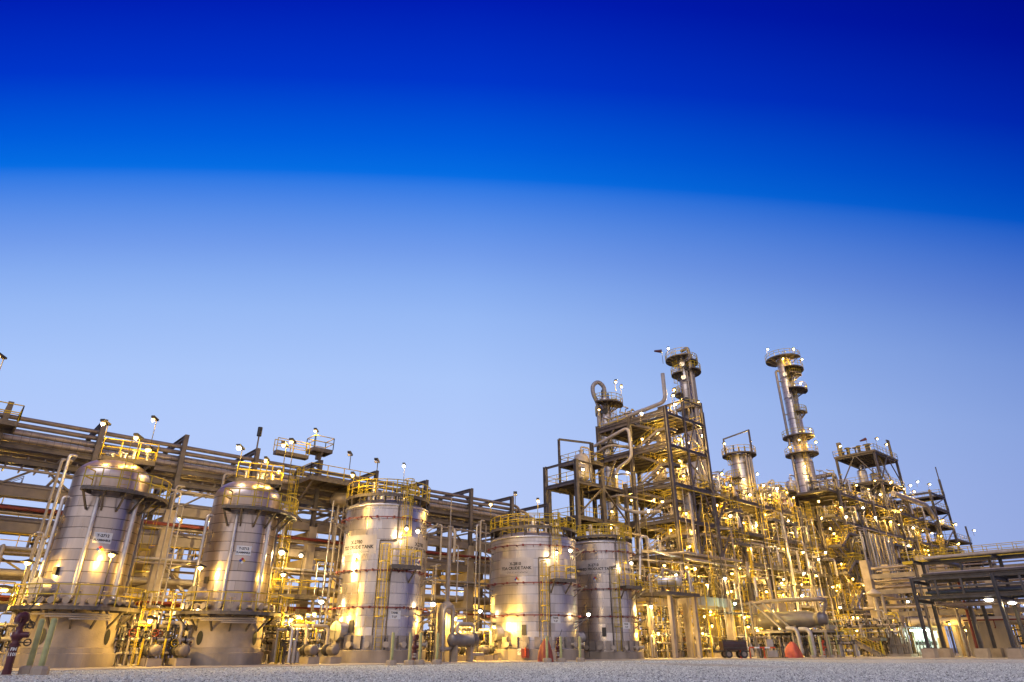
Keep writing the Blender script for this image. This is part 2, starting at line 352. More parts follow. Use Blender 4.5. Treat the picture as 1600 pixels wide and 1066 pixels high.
while cnt < 78000:
    x = rn.uniform(-14, 72); y = rn.uniform(3, 41)
    f_ = x*HX+y*HY; s_ = x*RX+y*RY
    if f_ < 24 or abs(s_) > f_*.76 or (x > 44 and y > 41-(x-44)*.42) or (x > 60 and y > 44-(x-50)*.95): continue
    z = gz(x, y); r = rn.uniform(.025, .062); h = r*rn.uniform(.5, 1.0); a = rn.uniform(0, 6.28); k = rn.uniform(.6, 1)
    ca, sa = cos(a)*r, sin(a)*r
    gs.add([(x+ca, y+sa, z), (x-sa*k, y+ca*k, z+h*.2), (x-ca, y-sa, z), (x+sa*k, y-ca*k, z+h*.1), (x+ca*.2, y-sa*.2, z+h)], [(0, 1, 4), (1, 2, 4), (2, 3, 4), (3, 0, 4)]); cnt += 1
tag(gs.build('gravel_stones', STONE, origin=(0, 0, 0)), 'loose grey and white gravel lying in front of the plant', 'gravel', kind='stuff')
pv = MB(); top = [(p[0], p[1], .2) for p in EDGE]+[(400, -60, .2), (400, 240, .2), (-140, 240, .2)]; bot = [(p[0], p[1], -.05) for p in top]; m = len(top)
pv.add(top+bot, [tuple(range(m))]+[(i, m+i, m+(i+1) % m, (i+1) % m) for i in range(m)])
PAVE = mat('concrete_paving', (.40, .35, .30), .85, 0, .22, .35, .15, 8)
tag(pv.build('pavement', PAVE, origin=(0, 0, 0)), None, None, kind='structure')
G0 = .2
# ================================================================ DECK REGISTER (what a lamp pole can stand on)
DECKS = []
def reg(x0, x1, y0, y1, z): DECKS.append((x0, x1, y0, y1, z))
def deck(root, x0, x1, y0, y1, z, rails='FBLR', name='deck', joist=1.6, m=None, railm=None):
    """steel floor seen from below: grating, edge channels, joists; a yellow railing on the named sides"""
    d = MB(); d.box(x0, x1, y0, y1, z-.05, z)
    for y in (y0+.06, y1-.06): d.box(x0, x1, y-.06, y+.06, z-.34, z-.052)
    for x in (x0+.06, x1-.06): d.box(x-.06, x+.06, y0+.122, y1-.122, z-.34, z-.052)
    k = max(1, int((x1-x0)/joist))
    for i in range(1, k): x = x0+(x1-x0)*i/k; d.box(x-.04, x+.04, y0+.122, y1-.122, z-.27, z-.052)
    ob = d.build(name, m or GRATE, root); reg(x0, x1, y0, y1, z)
    c = {'F': ((x0, y0), (x1, y0)), 'B': ((x0, y1), (x1, y1)), 'L': ((x0, y0), (x0, y1)), 'R': ((x1, y0), (x1, y1))}
    r = MB()
    for s_ in rails: (a, bb), (e_, f_) = c[s_]; r.rail([(a, bb, z), (e_, f_, z)])
    if rails: r.build('railing', railm or YEL, ob)
    return ob
# ================================================================ LAMPS
LIGHTS = {}; PW = .55
def make_lamp(kind, hgt, lens, loc, power):
    root = thing('flood_lamp' if kind == 'head' else 'pendant_lamp' if kind == 'pend' else 'dish_lamp', loc, 'x', 'lamp')
    x, y, z = loc; b = MB()
    if kind == 'head':
        b.tube((x, y, z), (x, y, z+hgt+.1), .03, 6); b.build('pole', LAMPH, root)
        h = MB(); dxy = Vector((-HX, -HY, 0))*.5
        p = Vector((x, y, z+hgt+.16)); h.bar(p-dxy*.2, p+dxy*1.4+Vector((0, 0, .08)), .27, .13); h.build('housing', LAMPH, root)
        c = p+dxy*1.05+Vector((0, 0, -.10))
        l = MB(); l.lathe([(0, -.16), (.085, -.135), (.14, -.06), (.145, .02), (.11, .045)], c, 12)
    elif kind == 'dish':
        b.tube((x, y, z), (x, y, z+hgt), .035, 6); b.build('pole', CAST, root)
        h = MB(); h.lathe([(.06, .16), (.10, .14), (.34, .05), (.36, 0), (.33, 0), (.10, .08)], (x, y, z+hgt+.02), 14); h.build('housing', LAMPH, root)
        c = Vector((x, y, z+hgt-.03)); l = MB(); l.lathe([(0, -.14), (.10, -.11), (.17, -.03), (.17, .04)], c, 10)
        c = c+Vector((-HX, -HY, 0))*.2
    else:
        b.tube((x, y, z), (x, y, z-hgt), .03, 6); b.build('stem', CAST, root)
        h = MB(); h.lathe([(.05, .22), (.16, .2), (.55, .02), (.56, 0), (.50, 0), (.1, .1)], (x, y, z-hgt-.2), 16); h.build('housing', WHITE, root)
        c = Vector((x, y, z-hgt-.22)); l = MB(); l.lathe([(0, -.20), (.2, -.17), (.38, -.05), (.4, .02)], c, 14)
    l.build('lens', {'w': LENS, 'b': LENSW, 'g': LENSG, 'o': LENSOFF}[lens], root)
    if lens != 'o':
        ld = LIGHTS.get((lens, power))
        if not ld:
            ld = bpy.data.lights.new('sodium_light', 'POINT'); ld.energy = power*PW; ld.shadow_soft_size = .035
            ld.color = {'w': (1, .60, .105), 'b': (1, .68, .26), 'g': (.6, 1, .75)}[lens]; LIGHTS[(lens, power)] = ld
        lo = bpy.data.objects.new('sodium_light', ld); COL.objects.link(lo); lo.parent = root
        q = c+Vector((-HX*.08, -HY*.08, -.20)); lo.location = q-Vector(loc)
    return root
CACHE = {}
def lamp(p, where, what='lit pole lamp', kind='head', lens='w', power=450, hgt=None, group=None):
    x, y, z = p; base = None
    if hgt is None:
        for (x0, x1, y0, y1, dz_) in DECKS:
            if x0-.8 <= x <= x1+.8 and y0-.8 <= y <= y1+.8 and .6 < z-dz_ < 6 and (base is None or dz_ > base): base = dz_
        if base is None: hgt = 1.2 if z > 7 else z-G0
        else: hgt = z-base
    key = (kind, round(hgt*2)/2, lens, power)
    hh = max(.5, key[1]); loc = (x, y, z+hgt if kind == 'pend' else z-hh)
    key = (kind, hh, lens, power)
    if key in CACHE: o = dup(CACHE[key], loc)
    else: o = make_lamp(kind, hh, lens, loc, power); CACHE[key] = o
    queue(o, what, where, 'lamp', group or ('lamps '+where)); return o
# ================================================================ TANKS
def sign(root, c, r, a, z, w, h, lines, name='sign_plate', size=.2):
    p = MB(); p.arc((c[0], c[1]), r+.02, r+.05, z-h/2, z+h/2, a-w/2/r, a+w/2/r, 4); pl = p.build(name, WHITE, root)
    for txt, dz_, sz in lines:
        q = MB(); vs, fs = textmesh(txt, sz); q.add(wrap([(x, y, .056) for x, y, _ in vs], c, r, a, z+dz_), fs); q.build('lettering', BLACK, pl)
def scribble(q, c, r, a, z, w, seed):
    """a line of flowing script"""
    rn = random.Random(seed); x = -w/2
    while x < w/2:
        l = rn.uniform(.10, .3); pts = [(x, 0), (x+l*.4, -.05), (x+l*.8, -.02), (x+l, .03 if rn.random() < .6 else .14)]
        for (x1, y1), (x2, y2) in zip(pts, pts[1:]):
            vs = [(x1, y1-.018, .012), (x2, y2-.018, .012), (x2, y2+.018, .012), (x1, y1+.018, .012)]
            q.add(wrap(vs, c, r, a, z), [(0, 1, 2, 3)])
        if rn.random() < .5: vs = [(x+l*.4, .07, .012), (x+l*.4+.04, .07, .012), (x+l*.4+.04, .11, .012), (x+l*.4, .11, .012)]; q.add(wrap(vs, c, r, a, z), [(0, 1, 2, 3)])
        x += l+rn.choice([.02, .02, .14])
def diamond(root, c, r, a, z, s=.34):
    for nm, m, (ox, oy) in (('hazard_diamond', SRED, (0, s)), ('hazard_diamond', SBLUE, (-s, 0)), ('hazard_diamond', SYEL, (s, 0)), ('hazard_diamond', WHITE, (0, -s))):
        q = MB(); e = s*.94; q.add(wrap([(ox-e, oy, .03), (ox, oy-e, .03), (ox+e, oy, .03), (ox, oy+e, .03)], c, r, a, z), [(0, 1, 2, 3)]); q.build(nm, m, root)
def manway(root, c, r, a, z, R_, l, m):
    d = Vector((cos(a), sin(a), 0)); p = Vector((c[0], c[1], z))+d*(r-.25); q = MB()
    q.tube(p, p+d*(l+.25), R_, 24); q.tube(p+d*(l+.25), p+d*(l+.37), R_*1.06, 24); ob = q.build('manway', m, root)
    s_ = MB(); tt = Vector((-d.y, d.x, 0)); f = p+d*(l+.385); s_.bar(f-tt*R_, f+tt*R_, .02); s_.bar(f-Vector((0, 0, R_)), f+Vector((0, 0, R_)), .02); s_.build('cover_seam', CAST, ob)
def ringplat(root, c, r0, r1, z, a0, a1, name, full=False, brackets=6, railm=None, th=.2):
    d = MB(); d.arc(c, r0, r1, z-.05, z, a0, a1, 40 if full else 22); d.arc(c, r1-.05, r1, z-th, z-.052, a0, a1, 40 if full else 22)
    for i in range(brackets+1):
        a = a0+(a1-a0)*i/brackets; u = Vector((cos(a), sin(a), 0)); p = Vector((c[0], c[1], z-.16))
        d.bar(p+u*(r0-.02), p+u*(r1-.06), .09, .2); d.bar(p+u*(r0-.02)-Vector((0, 0, 1.0)), p+u*(r0+(r1-r0)*.75), .1, .1)
    ob = d.build(name, GRATE, root); k = max(8, int((a1-a0)*r1/1.0))
    pts = [(c[0]+(r1-.03)*cos(a0+(a1-a0)*i/k), c[1]+(r1-.03)*sin(a0+(a1-a0)*i/k), z) for i in range(k+1)]
    if not full: pts = [(c[0]+(r0+.1)*cos(a0), c[1]+(r0+.1)*sin(a0), z)]+pts+[(c[0]+(r0+.1)*cos(a1), c[1]+(r0+.1)*sin(a1), z)]
    MB().rail(pts, step=1.2).build('railing', railm or YEL, ob)
    reg(c[0]-r1*1.2, c[0]+r1*1.2, c[1]-r1*1.2, c[1]+r1*1.2, z); return ob
ALUS = cladding('silo_cladding', 2.1, (.56, .47, .41), .31, .88, 2.6, .62)
ALUT = cladding('tank_cladding', 3.4, (.60, .54, .51), .29, .88, 1.5, .78, .55, .07)
ALUW = cladding('wide_tank_cladding', 4.1, (.60, .55, .53), .34, .82, 1.7, .76, .55, .06)
ALUC = cladding('column_cladding', 1.4, (.60, .56, .54), .38, .72, 1.6, 1.1)
def domed(c, r, label, zp=3.3, zu=9.85, zdome=12.1, ph=0.0):
    x, y = c; a0 = math.atan2(-y, -x)
    t = thing('domed_vessel', (x, y, G0), label, 'vessel', 'domed vessels on concrete skirts')
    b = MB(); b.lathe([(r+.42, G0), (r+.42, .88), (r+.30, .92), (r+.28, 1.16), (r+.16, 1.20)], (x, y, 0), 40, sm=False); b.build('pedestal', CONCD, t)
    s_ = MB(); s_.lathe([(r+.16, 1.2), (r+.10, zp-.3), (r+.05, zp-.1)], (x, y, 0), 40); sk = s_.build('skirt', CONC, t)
    for da in (-.62, .9):
        q = MB(); a = a0+da; u = Vector((cos(a), sin(a), 0)); w = Vector((-u.y, u.x, 0)); p = Vector((x, y, 1.75))+u*(r+.13)
        q.add([p+w*.22*cos(i*PI/8)+Vector((0, 0, .42*sin(i*PI/8)))+u*.03 for i in range(16)], [tuple(range(16))]); q.build('skirt_opening', BLACK, sk)
    sh = MB(); sh.lathe([(r, zp-.12), (r, zu+1.05)], (x, y, 0), 56); sh.build('shell', ALUS, t)
    H = zdome-zu-1.05; dm = MB(); dm.lathe([(r, zu+1.05)]+[(r*cos(PI/2*i/12)**.62, zu+1.05+H*sin(PI/2*i/12)**1.15) for i in range(1, 12)]+[(.02, zdome)], (x, y, 0), 56); dm.build('dome', ALUS, t)
    ringplat(t, c, r+.08, r+1.25, zp, 0, 2*PI, 'lower_platform', True, 14)
    ringplat(t, c, r+.08, r+1.3, zu, a0-.45, a0+1.75, 'upper_platform', brackets=6)
    # top platform beside the dome crown
    tx, ty = -sin(a0), cos(a0); u = Vector((cos(a0), sin(a0), 0)); w = Vector((-u.y, u.x, 0)); P0 = Vector((x, y, 0))+w*.5
    zt = zdome+.15; d = MB(); A = [P0-w*1.55-u*1.1, P0+w*1.6-u*1.1, P0+w*1.6+u*1.0, P0-w*1.55+u*1.0]
    d.add([(p.x, p.y, zt-.07) for p in A]+[(p.x, p.y, zt) for p in A], [(3, 2, 1, 0), (4, 5, 6, 7)]+[(i, (i+1) % 4, 4+(i+1) % 4, 4+i) for i in range(4)])
    for i in range(4): d.bar((A[i].x, A[i].y, zt-.2), (A[(i+1) % 4].x, A[(i+1) % 4].y, zt-.2), .1, .22)
    for p in A: d.bar((x+(p.x-x)*.55, y+(p.y-y)*.55, zdome-.75), (p.x, p.y, zt-.1), .12)
    tp = d.build('top_platform', GRATE, t); MB().rail([(p.x, p.y, zt) for p in A], closed=True, step=.9).build('railing', YEL, tp)
    reg(min(p.x for p in A), max(p.x for p in A), min(p.y for p in A), max(p.y for p in A), zt)
    for i in range(7):
        nzl = MB(); q = P0+w*random.uniform(-1.2, 1.2)+u*random.uniform(-.7, .6); hh = random.uniform(.3, .8)
        nzl.tube((q.x, q.y, zdome-.3), (q.x, q.y, zt+hh), random.uniform(.07, .16), 10); nzl.tube((q.x, q.y, zt+hh), (q.x, q.y, zt+hh+.07), .2, 10)
        nzl.build('nozzle', ALU, t)
    # ladders
    for k, (da, z0, z1) in enumerate(((.28, zu, zt+1.0), (1.52, zp, zu+1.0), (1.3, G0, zp+1.0))):
        a = a0+da; rr = r+.28 if k == 0 else r+.3 if k == 1 else r+1.35
        MB().ladder(x+rr*cos(a), y+rr*sin(a), z0, z1, cos(a), sin(a), cage=k > 0).build('ladder', YEL, t)
    # pipes down the shell
    for da, rad in ((-.20, .12), (.72, .13), (-1.25, .10), (1.15, .07)):
        a = a0+da; q = MB(); rr = r+.26; X, Y = x+rr*cos(a), y+rr*sin(a)
        q.path([(x+(r-.1)*cos(a), y+(r-.1)*sin(a), zu-.35), (X, Y, zu-.35), (X, Y, zp+.45), (X+.5*cos(a), Y+.5*sin(a), zp+.45)], rad, 10)
        z = zp+1
        while z < zu-.6: q.tube((X, Y, z), (X, Y, z+.04), rad+.012, 10); z += .9
        q.build('downpipe', ALU if rad > .08 else STEEL2, t)
    # fittings on the lower platform
    for i in range(11):
        f = MB(); a = a0-1.2+i*.24+random.uniform(-.06, .06); rr = r+.55; q = Vector((x+rr*cos(a), y+rr*sin(a), zp+.30)); o = Vector((cos(a), sin(a), 0))
        f.tube(q-o*.5, q+o*.18, .14, 12); f.tube(q+o*.18, q+o*.25, .19, 12)
        if i % 2: f.tube(q, q+Vector((0, 0, .5)), .05, 8); f.lathe([(.16, .5), (.16, .54)], tuple(q), 10)
        f.build('nozzle', BEIGE, t)
    manway(t, c, r, a0-.95, zp+.95, .55, .55, ALU)
    u2 = MB()   # small pipework slung under the lower platform
    for i in range(3): u2.path([(x+(r+.9)*cos(a0+s*.1), y+(r+.9)*sin(a0+s*.1), zp-.42-.12*i) for s in range(-9+4*i, 7)], .05, 6)
    u2.build('ring_pipe', BEIGE, t)
    sign(t, c, r, a0+.13+ph, 7.1, .95, .62, (('T-2712', .12, .22), ('FLAMMABLE', -.14, .16)))
    diamond(t, c, r, a0+.14+ph, 6.45, .11)
    bx = MB(); bx.arc(c, r+.02, r+.16, 5.0, 5.42, a0-.85, a0-.74, 2); bx.build('gauge_box', CAST, t)
    return t
domed((7.93, 48), 2.16, 'domed metal clad vessel on a concrete skirt behind the two guard posts at far left')
domed((16.71, 48), 2.26, 'domed metal clad vessel on a concrete skirt next to the first flat tank')
def flat_tank(c, r, zped, zrim, zplat, label, m, txt, lad, ulad, plat, txa, txz, window, reds):
    x, y = c; a0 = math.atan2(-y, -x)
    t = thing('storage_tank', (x, y, G0), label, 'tank', 'flat bottomed metal clad storage tanks')
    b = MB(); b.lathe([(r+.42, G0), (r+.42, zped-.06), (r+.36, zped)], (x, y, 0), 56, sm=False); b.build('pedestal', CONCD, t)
    s_ = MB(); s_.lathe([(r, zped), (r, zrim)], (x, y, 0), 72); s_.build('shell', m, t)
    rm = MB(); rm.lathe([(r-.01, zrim-.01), (r+.10, zrim+.02), (r+.12, zrim+.14), (r+.02, zrim+.20)], (x, y, 0), 64); rm.build('rim', ALU, t)
    rf = MB(); rf.lathe([(r+.02, zrim+.19), (r*.8, zrim+.62), (r*.4, zrim+.95), (.02, zrim+1.1)], (x, y, 0), 64); rf.build('roof', ALU2, t)
    # roof walkway on short posts all the way round
    w = MB(); R1 = r+.14; w.arc(c, R1-.95, R1, zplat-.05, zplat, 0, 2*PI, 48); w.arc(c, R1-.04, R1, zplat-.24, zplat-.052, 0, 2*PI, 48)
    for i in range(20):
        a = 2*PI*i/20
        for rr in (R1-.1, R1-.85): w.bar((x+rr*cos(a), y+rr*sin(a), zrim+.1), (x+rr*cos(a), y+rr*sin(a), zplat-.06), .09)
    wk = w.build('roof_walkway', GRATE, t); q = MB()
    q.rail([(x+(R1-.02)*cos(2*PI*i/26), y+(R1-.02)*sin(2*PI*i/26), zplat) for i in range(26)], closed=True, step=1)
    q.rail([(x+(R1-.93)*cos(2*PI*i/22), y+(R1-.93)*sin(2*PI*i/22), zplat) for i in range(22)], closed=True, step=1); q.build('railing', YEL, wk)
    reg(x-r, x+r, y-r, y+r, zplat)
    for i in range(9):
        fx = MB()
        a = random.uniform(0, 2*PI); rr = random.uniform(0, r*.6); hh = random.uniform(.4, 1.3)
        fx.tube((x+rr*cos(a), y+rr*sin(a), zrim+.4), (x+rr*cos(a), y+rr*sin(a), zplat+hh), random.uniform(.08, .3), 10)
        fx.tube((x+rr*cos(a), y+rr*sin(a), zplat+hh), (x+rr*cos(a), y+rr*sin(a), zplat+hh+.08), .32, 10)
        fx.build('roof_nozzle', ALU, t)
    # fire water rings with brackets
    for z in reds:
        k = MB(); R2 = r+.34; k.path([(x+R2*cos(a0+i*.12), y+R2*sin(a0+i*.12), z) for i in range(-14, 16)], .04, 8, bend=.05)
        for i in range(-12, 15, 3): a = a0+i*.12; k.bar((x+r*cos(a), y+r*sin(a), z-.1), (x+R2*cos(a), y+R2*sin(a), z-.03), .06); k.tube((x+R2*cos(a+.15), y+R2*sin(a+.15), z-.09), (x+R2*cos(a+.15), y+R2*sin(a+.15), z+.09), .09, 8)
        rg_ = k.build('firewater_ring', RED, t)
        for sgn in (-1.18, 1.12):
            br_ = MB(); a = a0+sgn; p = Vector((x+r*cos(a), y+r*sin(a), z-.5)); o = Vector((cos(a), sin(a), 0)); br_.bar(p, p+o*1.2+Vector((0, 0, .25)), .1); br_.bar(p-Vector((0, 0, .55)), p+o*1.0+Vector((0, 0, .2)), .07)
            br_.lathe([(.14, -.08), (.14, .08)], tuple(p+o*1.2+Vector((0, 0, .3))), 10)
            br_.build('spray_bracket', STEEL2, rg_)
    # ladders and the half way platform
    zm = plat[1]
    a = a0+lad; rr = r+.32; MB().ladder(x+rr*cos(a), y+rr*sin(a), G0, zm+1.5, cos(a), sin(a), cage=True, cz=zped+2.2).build('ladder', YEL, t)
    a = a0+ulad; MB().ladder(x+rr*cos(a), y+rr*sin(a), zm, zplat+1.1, cos(a), sin(a), cage=True, cz=zm+2.2).build('ladder', YEL, t)
    pa = a0+plat[0]; hw = .9/r; mp = MB(); mp.arc(c, r+.05, r+1.25, zm-.06, zm, pa-hw, pa+hw, 6); mp.arc(c, r+1.2, r+1.25, zm-.3, zm-.062, pa-hw, pa+hw, 6)
    for d in (-hw*.9, hw*.9): u = Vector((cos(pa+d), sin(pa+d), 0)); p = Vector((x, y, zm-.15)); mp.bar(p+u*r, p+u*(r+1.15), .1, .16); mp.bar(p+u*r-Vector((0, 0, 1.0)), p+u*(r+.9), .1)
    mo = mp.build('landing', GRATE, t)
    MB().rail([(x+q_*cos(pa+d), y+q_*sin(pa+d), zm) for q_, d in ((r+.1, -hw), (r+1.22, -hw), (r+1.22, 0), (r+1.22, hw), (r+.1, hw))], step=.8).build('railing', YEL, mo)
    reg(x-r-1.2, x+r+1.2, y-r-1.2, y, zm)
    # clips over the anchor bolts round the foot
    for i in range(-6, 7):
        a = a0+i*.235+.06; k = MB(); k.arc(c, r+.01, r+.28, zped+.08, zped+.95, a-.26/r, a+.26/r, 2); k.build('anchor_cover', ALU2, t)
    manway(t, c, r, a0-.86, zped+1.25, .62, .6, ALU)
    for i in range(8):
        f = MB(); a = a0-1.2+i*.34; o = Vector((cos(a), sin(a), 0)); p = Vector((x, y, zped+.35))+o*(r-.1); f.tube(p, p+o*.75, .13, 12); f.tube(p+o*.75, p+o*.83, .21, 12)
        f.build('nozzle', BEIGE, t)
    k = MB()   # conduits
    for da, z0, z1 in ((lad-.45/r, zped+.2, zm+1.8), (lad+.5/r, G0+.2, zm-.3), (ulad-.5/r, zm+1.9, zplat)):
        a = a0+da; k.path([(x+(r+.12)*cos(a-.1), y+(r+.12)*sin(a-.1), z0), (x+(r+.12)*cos(a), y+(r+.12)*sin(a), z0+.1), (x+(r+.12)*cos(a), y+(r+.12)*sin(a), z1)], .05, 6)
    k.path([(x+(r+.12)*cos(a0+s), y+(r+.12)*sin(a0+s), zm+1.85) for s in (lad-.45/r, (lad+ulad)/2, ulad-.5/r)], .05, 6)
    k.build('conduit', STEEL, t)
    bw = MB(); a = a0+window[0]; bw.arc(c, r+.01, r+.09, window[1]-.42, window[1]+.42, a-.2/r, a+.2/r, 2); bw.build('level_gauge', CAST, t)
    # painted panel and lettering
    for aa in txa:
        pn = MB(); pn.arc(c, r+.004, r+.008, txz-.62, txz+.78, a0+aa-1.75/r, a0+aa+1.75/r, 10); po = pn.build('name_panel', mat('bare_name_panel', (.50, .455, .43), .5, .45, .12, 1.2), t)
        for s2, dz_, sz in ((txt[0], .25, .38), (txt[1], -.13, .36)):
            q = MB(); vs, fs = textmesh(s2, sz); q.add(wrap([(X, Y, .012) for X, Y, _ in vs], c, r, a0+aa, txz+dz_), fs); q.build('lettering', BLACK, po)
        q = MB(); scribble(q, c, r, a0+aa+.03, txz-.47, 2.1, int(r*100)); q.build('script_lettering', BLACK, po)
        diamond(t, c, r, a0+aa+.04, txz-1.1, .12)
    sign(t, c, r, a0+lad+1.05/r, zped+2.35, 1.0, .6, (('TANK', .13, .2), ('T-27', -.14, .2)))
    return t
flat_tank((28.4, 48), 3.34, 1.05, 11.35, 12.35, 'tall shiny metal clad tank marked X-2780 with bright left edge, behind four guard posts', ALUT, ('X-2780', 'TDZ CRUDE TANK'),
          .02, .42, (.40, 6.85), (-.72, .95), 8.35, (-.62, 2.6), (10.45, 6.5, 3.9))
flat_tank((45.11, 48), 4.13, 1.1, 10.45, 11.55, 'widest metal clad tank marked X-2810, with a dark red cover standing at its foot', ALUW, ('X-2810', 'TDA CRUDE TANK'),
          .22, .50, (.58, 6.8), (-.42, 1.2), 7.9, (-.22, 2.6), (9.75, 6.5, 3.8))
flat_tank((55.9, 48.6), 3.3, .85, 11.2, 12.0, 'metal clad tank marked X-2710 half hidden behind the widest tank', ALUT, ('X-2710', 'REFINED PRODUCT TANK'),
          .35, .62, (.80, 6.9), (-.28, 1.3), 8.7, (-.05, 2.6), (10.3, 6.6, 4.0))
# ================================================================ PIPE RACK behind the tanks
XB = [1.75+5.95*k for k in range(-2, 11)]
rk = thing('pipe_rack', (20, 59, G0), 'long pipe rack with concrete columns and dark steel portal frames running behind the tanks', 'pipe rack')
for i, X in enumerate(XB):
    tall = X > 58; ztop = 20.7 if tall else 17.0
    for Y in (56.0, 61.8):
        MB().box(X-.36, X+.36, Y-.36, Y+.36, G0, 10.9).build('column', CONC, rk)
        MB().hbeam((X, Y, 10.9), (X, Y, ztop), .34, .36).build('post', STEEL, rk)
    q = MB(); q.hbeam((X, 56.19, ztop-.17), (X, 61.62, ztop-.17), .3, .34)
    if X < 49: q.bar((X, 56.2, ztop-1.4), (X, 57.7, ztop-.35), .16)
    q.build('portal_beam', STEEL, rk)
    for z in (15.1, 13.2): MB().hbeam((X, 56.19, z), (X, 61.62, z), .3, .5).build('cross_beam', STEEL, rk)
    for z in (10.2, 7.9, 5.2): MB().box(X-.3, X+.3, 56.37, 61.43, z-.4, z+.3).build('cross_beam', CONC, rk)
    if i < len(XB)-1:
        for z, Y in ((14.0, 56), (13.0, 56), (14.0, 61.8)): MB().hbeam((X+.19, Y, z), (X+5.76, Y, z), .25, .38).build('upper_side_beam', STEEL, rk)
        for z, Y in ((10.9, 56), (8.6, 56), (10.6, 61.8)): MB().box(X+.37, X+5.58, Y-.22, Y+.22, z-.34, z+.3).build('lower_side_beam', STEEL2, rk)
        q = MB(); q.bar((X+.2, 56.3, 10.9), (X+2.9, 56.3, 12.8), .14); q.bar((X+5.75, 56.3, 10.9), (X+3.1, 56.3, 12.8), .14)
        for j in range(1, 6): q.box(X+j, X+j+.1, 56.2, 61.6, 13.25, 13.42)
        q.build('bracing', STEEL2, rk)
# pipes lying on the rack; further right they bend down behind the tanks
PIPER = mat('brown_grey_pipe_paint', (.20, .165, .155), .42, .2, .2, 2)
ALUR = mat('weathered_pipe_jacket', (.33, .28, .26), .45, .4, .2, 2)
RP = [(56.45, 16.08, .16, PIPER), (56.55, 15.62, .17, PIPER), (56.7, 15.1, .2, ALUR), (56.55, 14.6, .24, ALUR), (57.5, 14.4, .22, PIPEG), (58.3, 14.3, .3, ALU2), (59.2, 14.42, .18, PIPED), (60.0, 14.35, .25, ALU2), (60.9, 14.4, .2, PIPEG),
      (59.9, 15.4, .18, PIPED), (60.8, 15.3, .16, PIPEG)]
for i, (Y, z, r, m) in enumerate(RP):
    xe = 51.0+(i*1.37) % 5.5; q = MB(); q.path([(-22, Y, z), (xe, Y, z), (xe+.01, Y, 12.2), (xe+7, Y, 12.2-(i % 3)*.3)], r, 12, bend=1.0)
    o = q.build('rack_pipe', m)
    if m == ALUR:
        k = MB(); x = -20
        while x < xe-2: k.tube((x, Y, z), (x+.035, Y, z), r+.012, 12); x += .5
        k.build('jacket_band', STEEL2, o)
    tag(o, None, 'pipe'); queue(o, 'long pipe', 'in the front stack on the pipe rack top' if i < 4 else 'behind the front stack on the pipe rack top', 'pipe', 'pipes on the top tier of the rack', 'down' if i < 4 else 'near', -z if i < 4 else Y)
for lev, z0, row in (('middle', 11.25, (56.5, 57.2, 58.1, 58.9, 60.1, 61.0)), ('low', 8.95, (56.5, 57.3, 58.3, 59.5, 60.6))):
    for j, Y in enumerate(row):
        r = (.16, .26, .2, .3, .22, .14)[j]; o = MB().tube((-22, Y, z0+r), (60+j, Y, z0+r), r, 12).build('rack_pipe', (ALU2, PIPEG, BEIGE)[j % 3])
        queue(o, 'long pipe', f'on the {lev} tier of the pipe rack', 'pipe', f'pipes on the {lev} tier of the rack', 'near', Y)
for j, Y in enumerate((56.6, 58, 59.6, 60.9)):
    r = (.2, .28, .16, .22)[j]; o = MB().tube((-22, Y, 5.55+r), (62, Y, 5.55+r), r, 12).build('rack_pipe', (BEIGE, ALU2, PIPEG, ALU2)[j])
    queue(o, 'long pipe', 'on the lowest tier of the pipe rack', 'pipe', 'pipes on the lowest tier of the rack', 'near', Y)
for j, (Y, z, r) in enumerate(((55.5, 12.35, .10), (55.45, 9.75, .13), (55.55, 9.45, .06), (55.5, 7.2, .11), (55.45, 6.9, .07), (55.5, 4.6, .12), (55.4, 4.2, .08), (55.5, 3.4, .1), (62.4, 12.2, .12), (62.3, 9.7, .14), (62.3, 7.0, .1), (62.4, 4.4, .14))):
    o = MB().tube((-22, Y, z), (59+j*.4, Y, z), r, 10).build('rack_pipe', (ALU2, RED, BEIGE, PIPEG, ALUR)[j % 5]); queue(o, 'slim long pipe', 'hung along the '+('near' if Y < 57 else 'far')+' side of the pipe rack', 'pipe', 'slim pipes along the rack sides', 'down', -z)
tr = MB()
for y in (57.0, 58.2): tr.box(-22, 51, y-.03, y+.03, 15.28, 15.44)
x = -22
while x < 51: tr.box(x, x+.06, 57.03, 58.17, 15.29, 15.34); x += .4
tr.box(-22, 51, 57.1, 57.35, 15.35, 15.41); tr.box(-22, 51, 57.6, 58.0, 15.35, 15.43)
tag(tr.build('cable_tray', TRAY), 'long galvanised cable tray between the pipes on the top tier of the rack', 'cable tray')
# crossover pipes and drops under the rack
for i in range(30):
    X = -8+i*2.05+random.uniform(-.5, .5); z = random.choice((12.55, 12.3, 9.75, 7.3)); r = random.uniform(.06, .16)
    q = MB()
    if random.random() < .6: q.path([(X, 62.5, z), (X, 55.2, z), (X, 55.2, z-random.uniform(2, 7))], r, 8)
    else: q.path([(X, 62.5, z), (X, 57, z), (X+random.uniform(1, 4), 57, z), (X+4.2, 57, z-3)], r, 8)
    queue(q.build('crossover_pipe', random.choice((BEIGE, ALU2, PIPEG))), 'thin pipe', 'crossing under the pipe rack', 'pipe', 'pipes crossing under the rack')
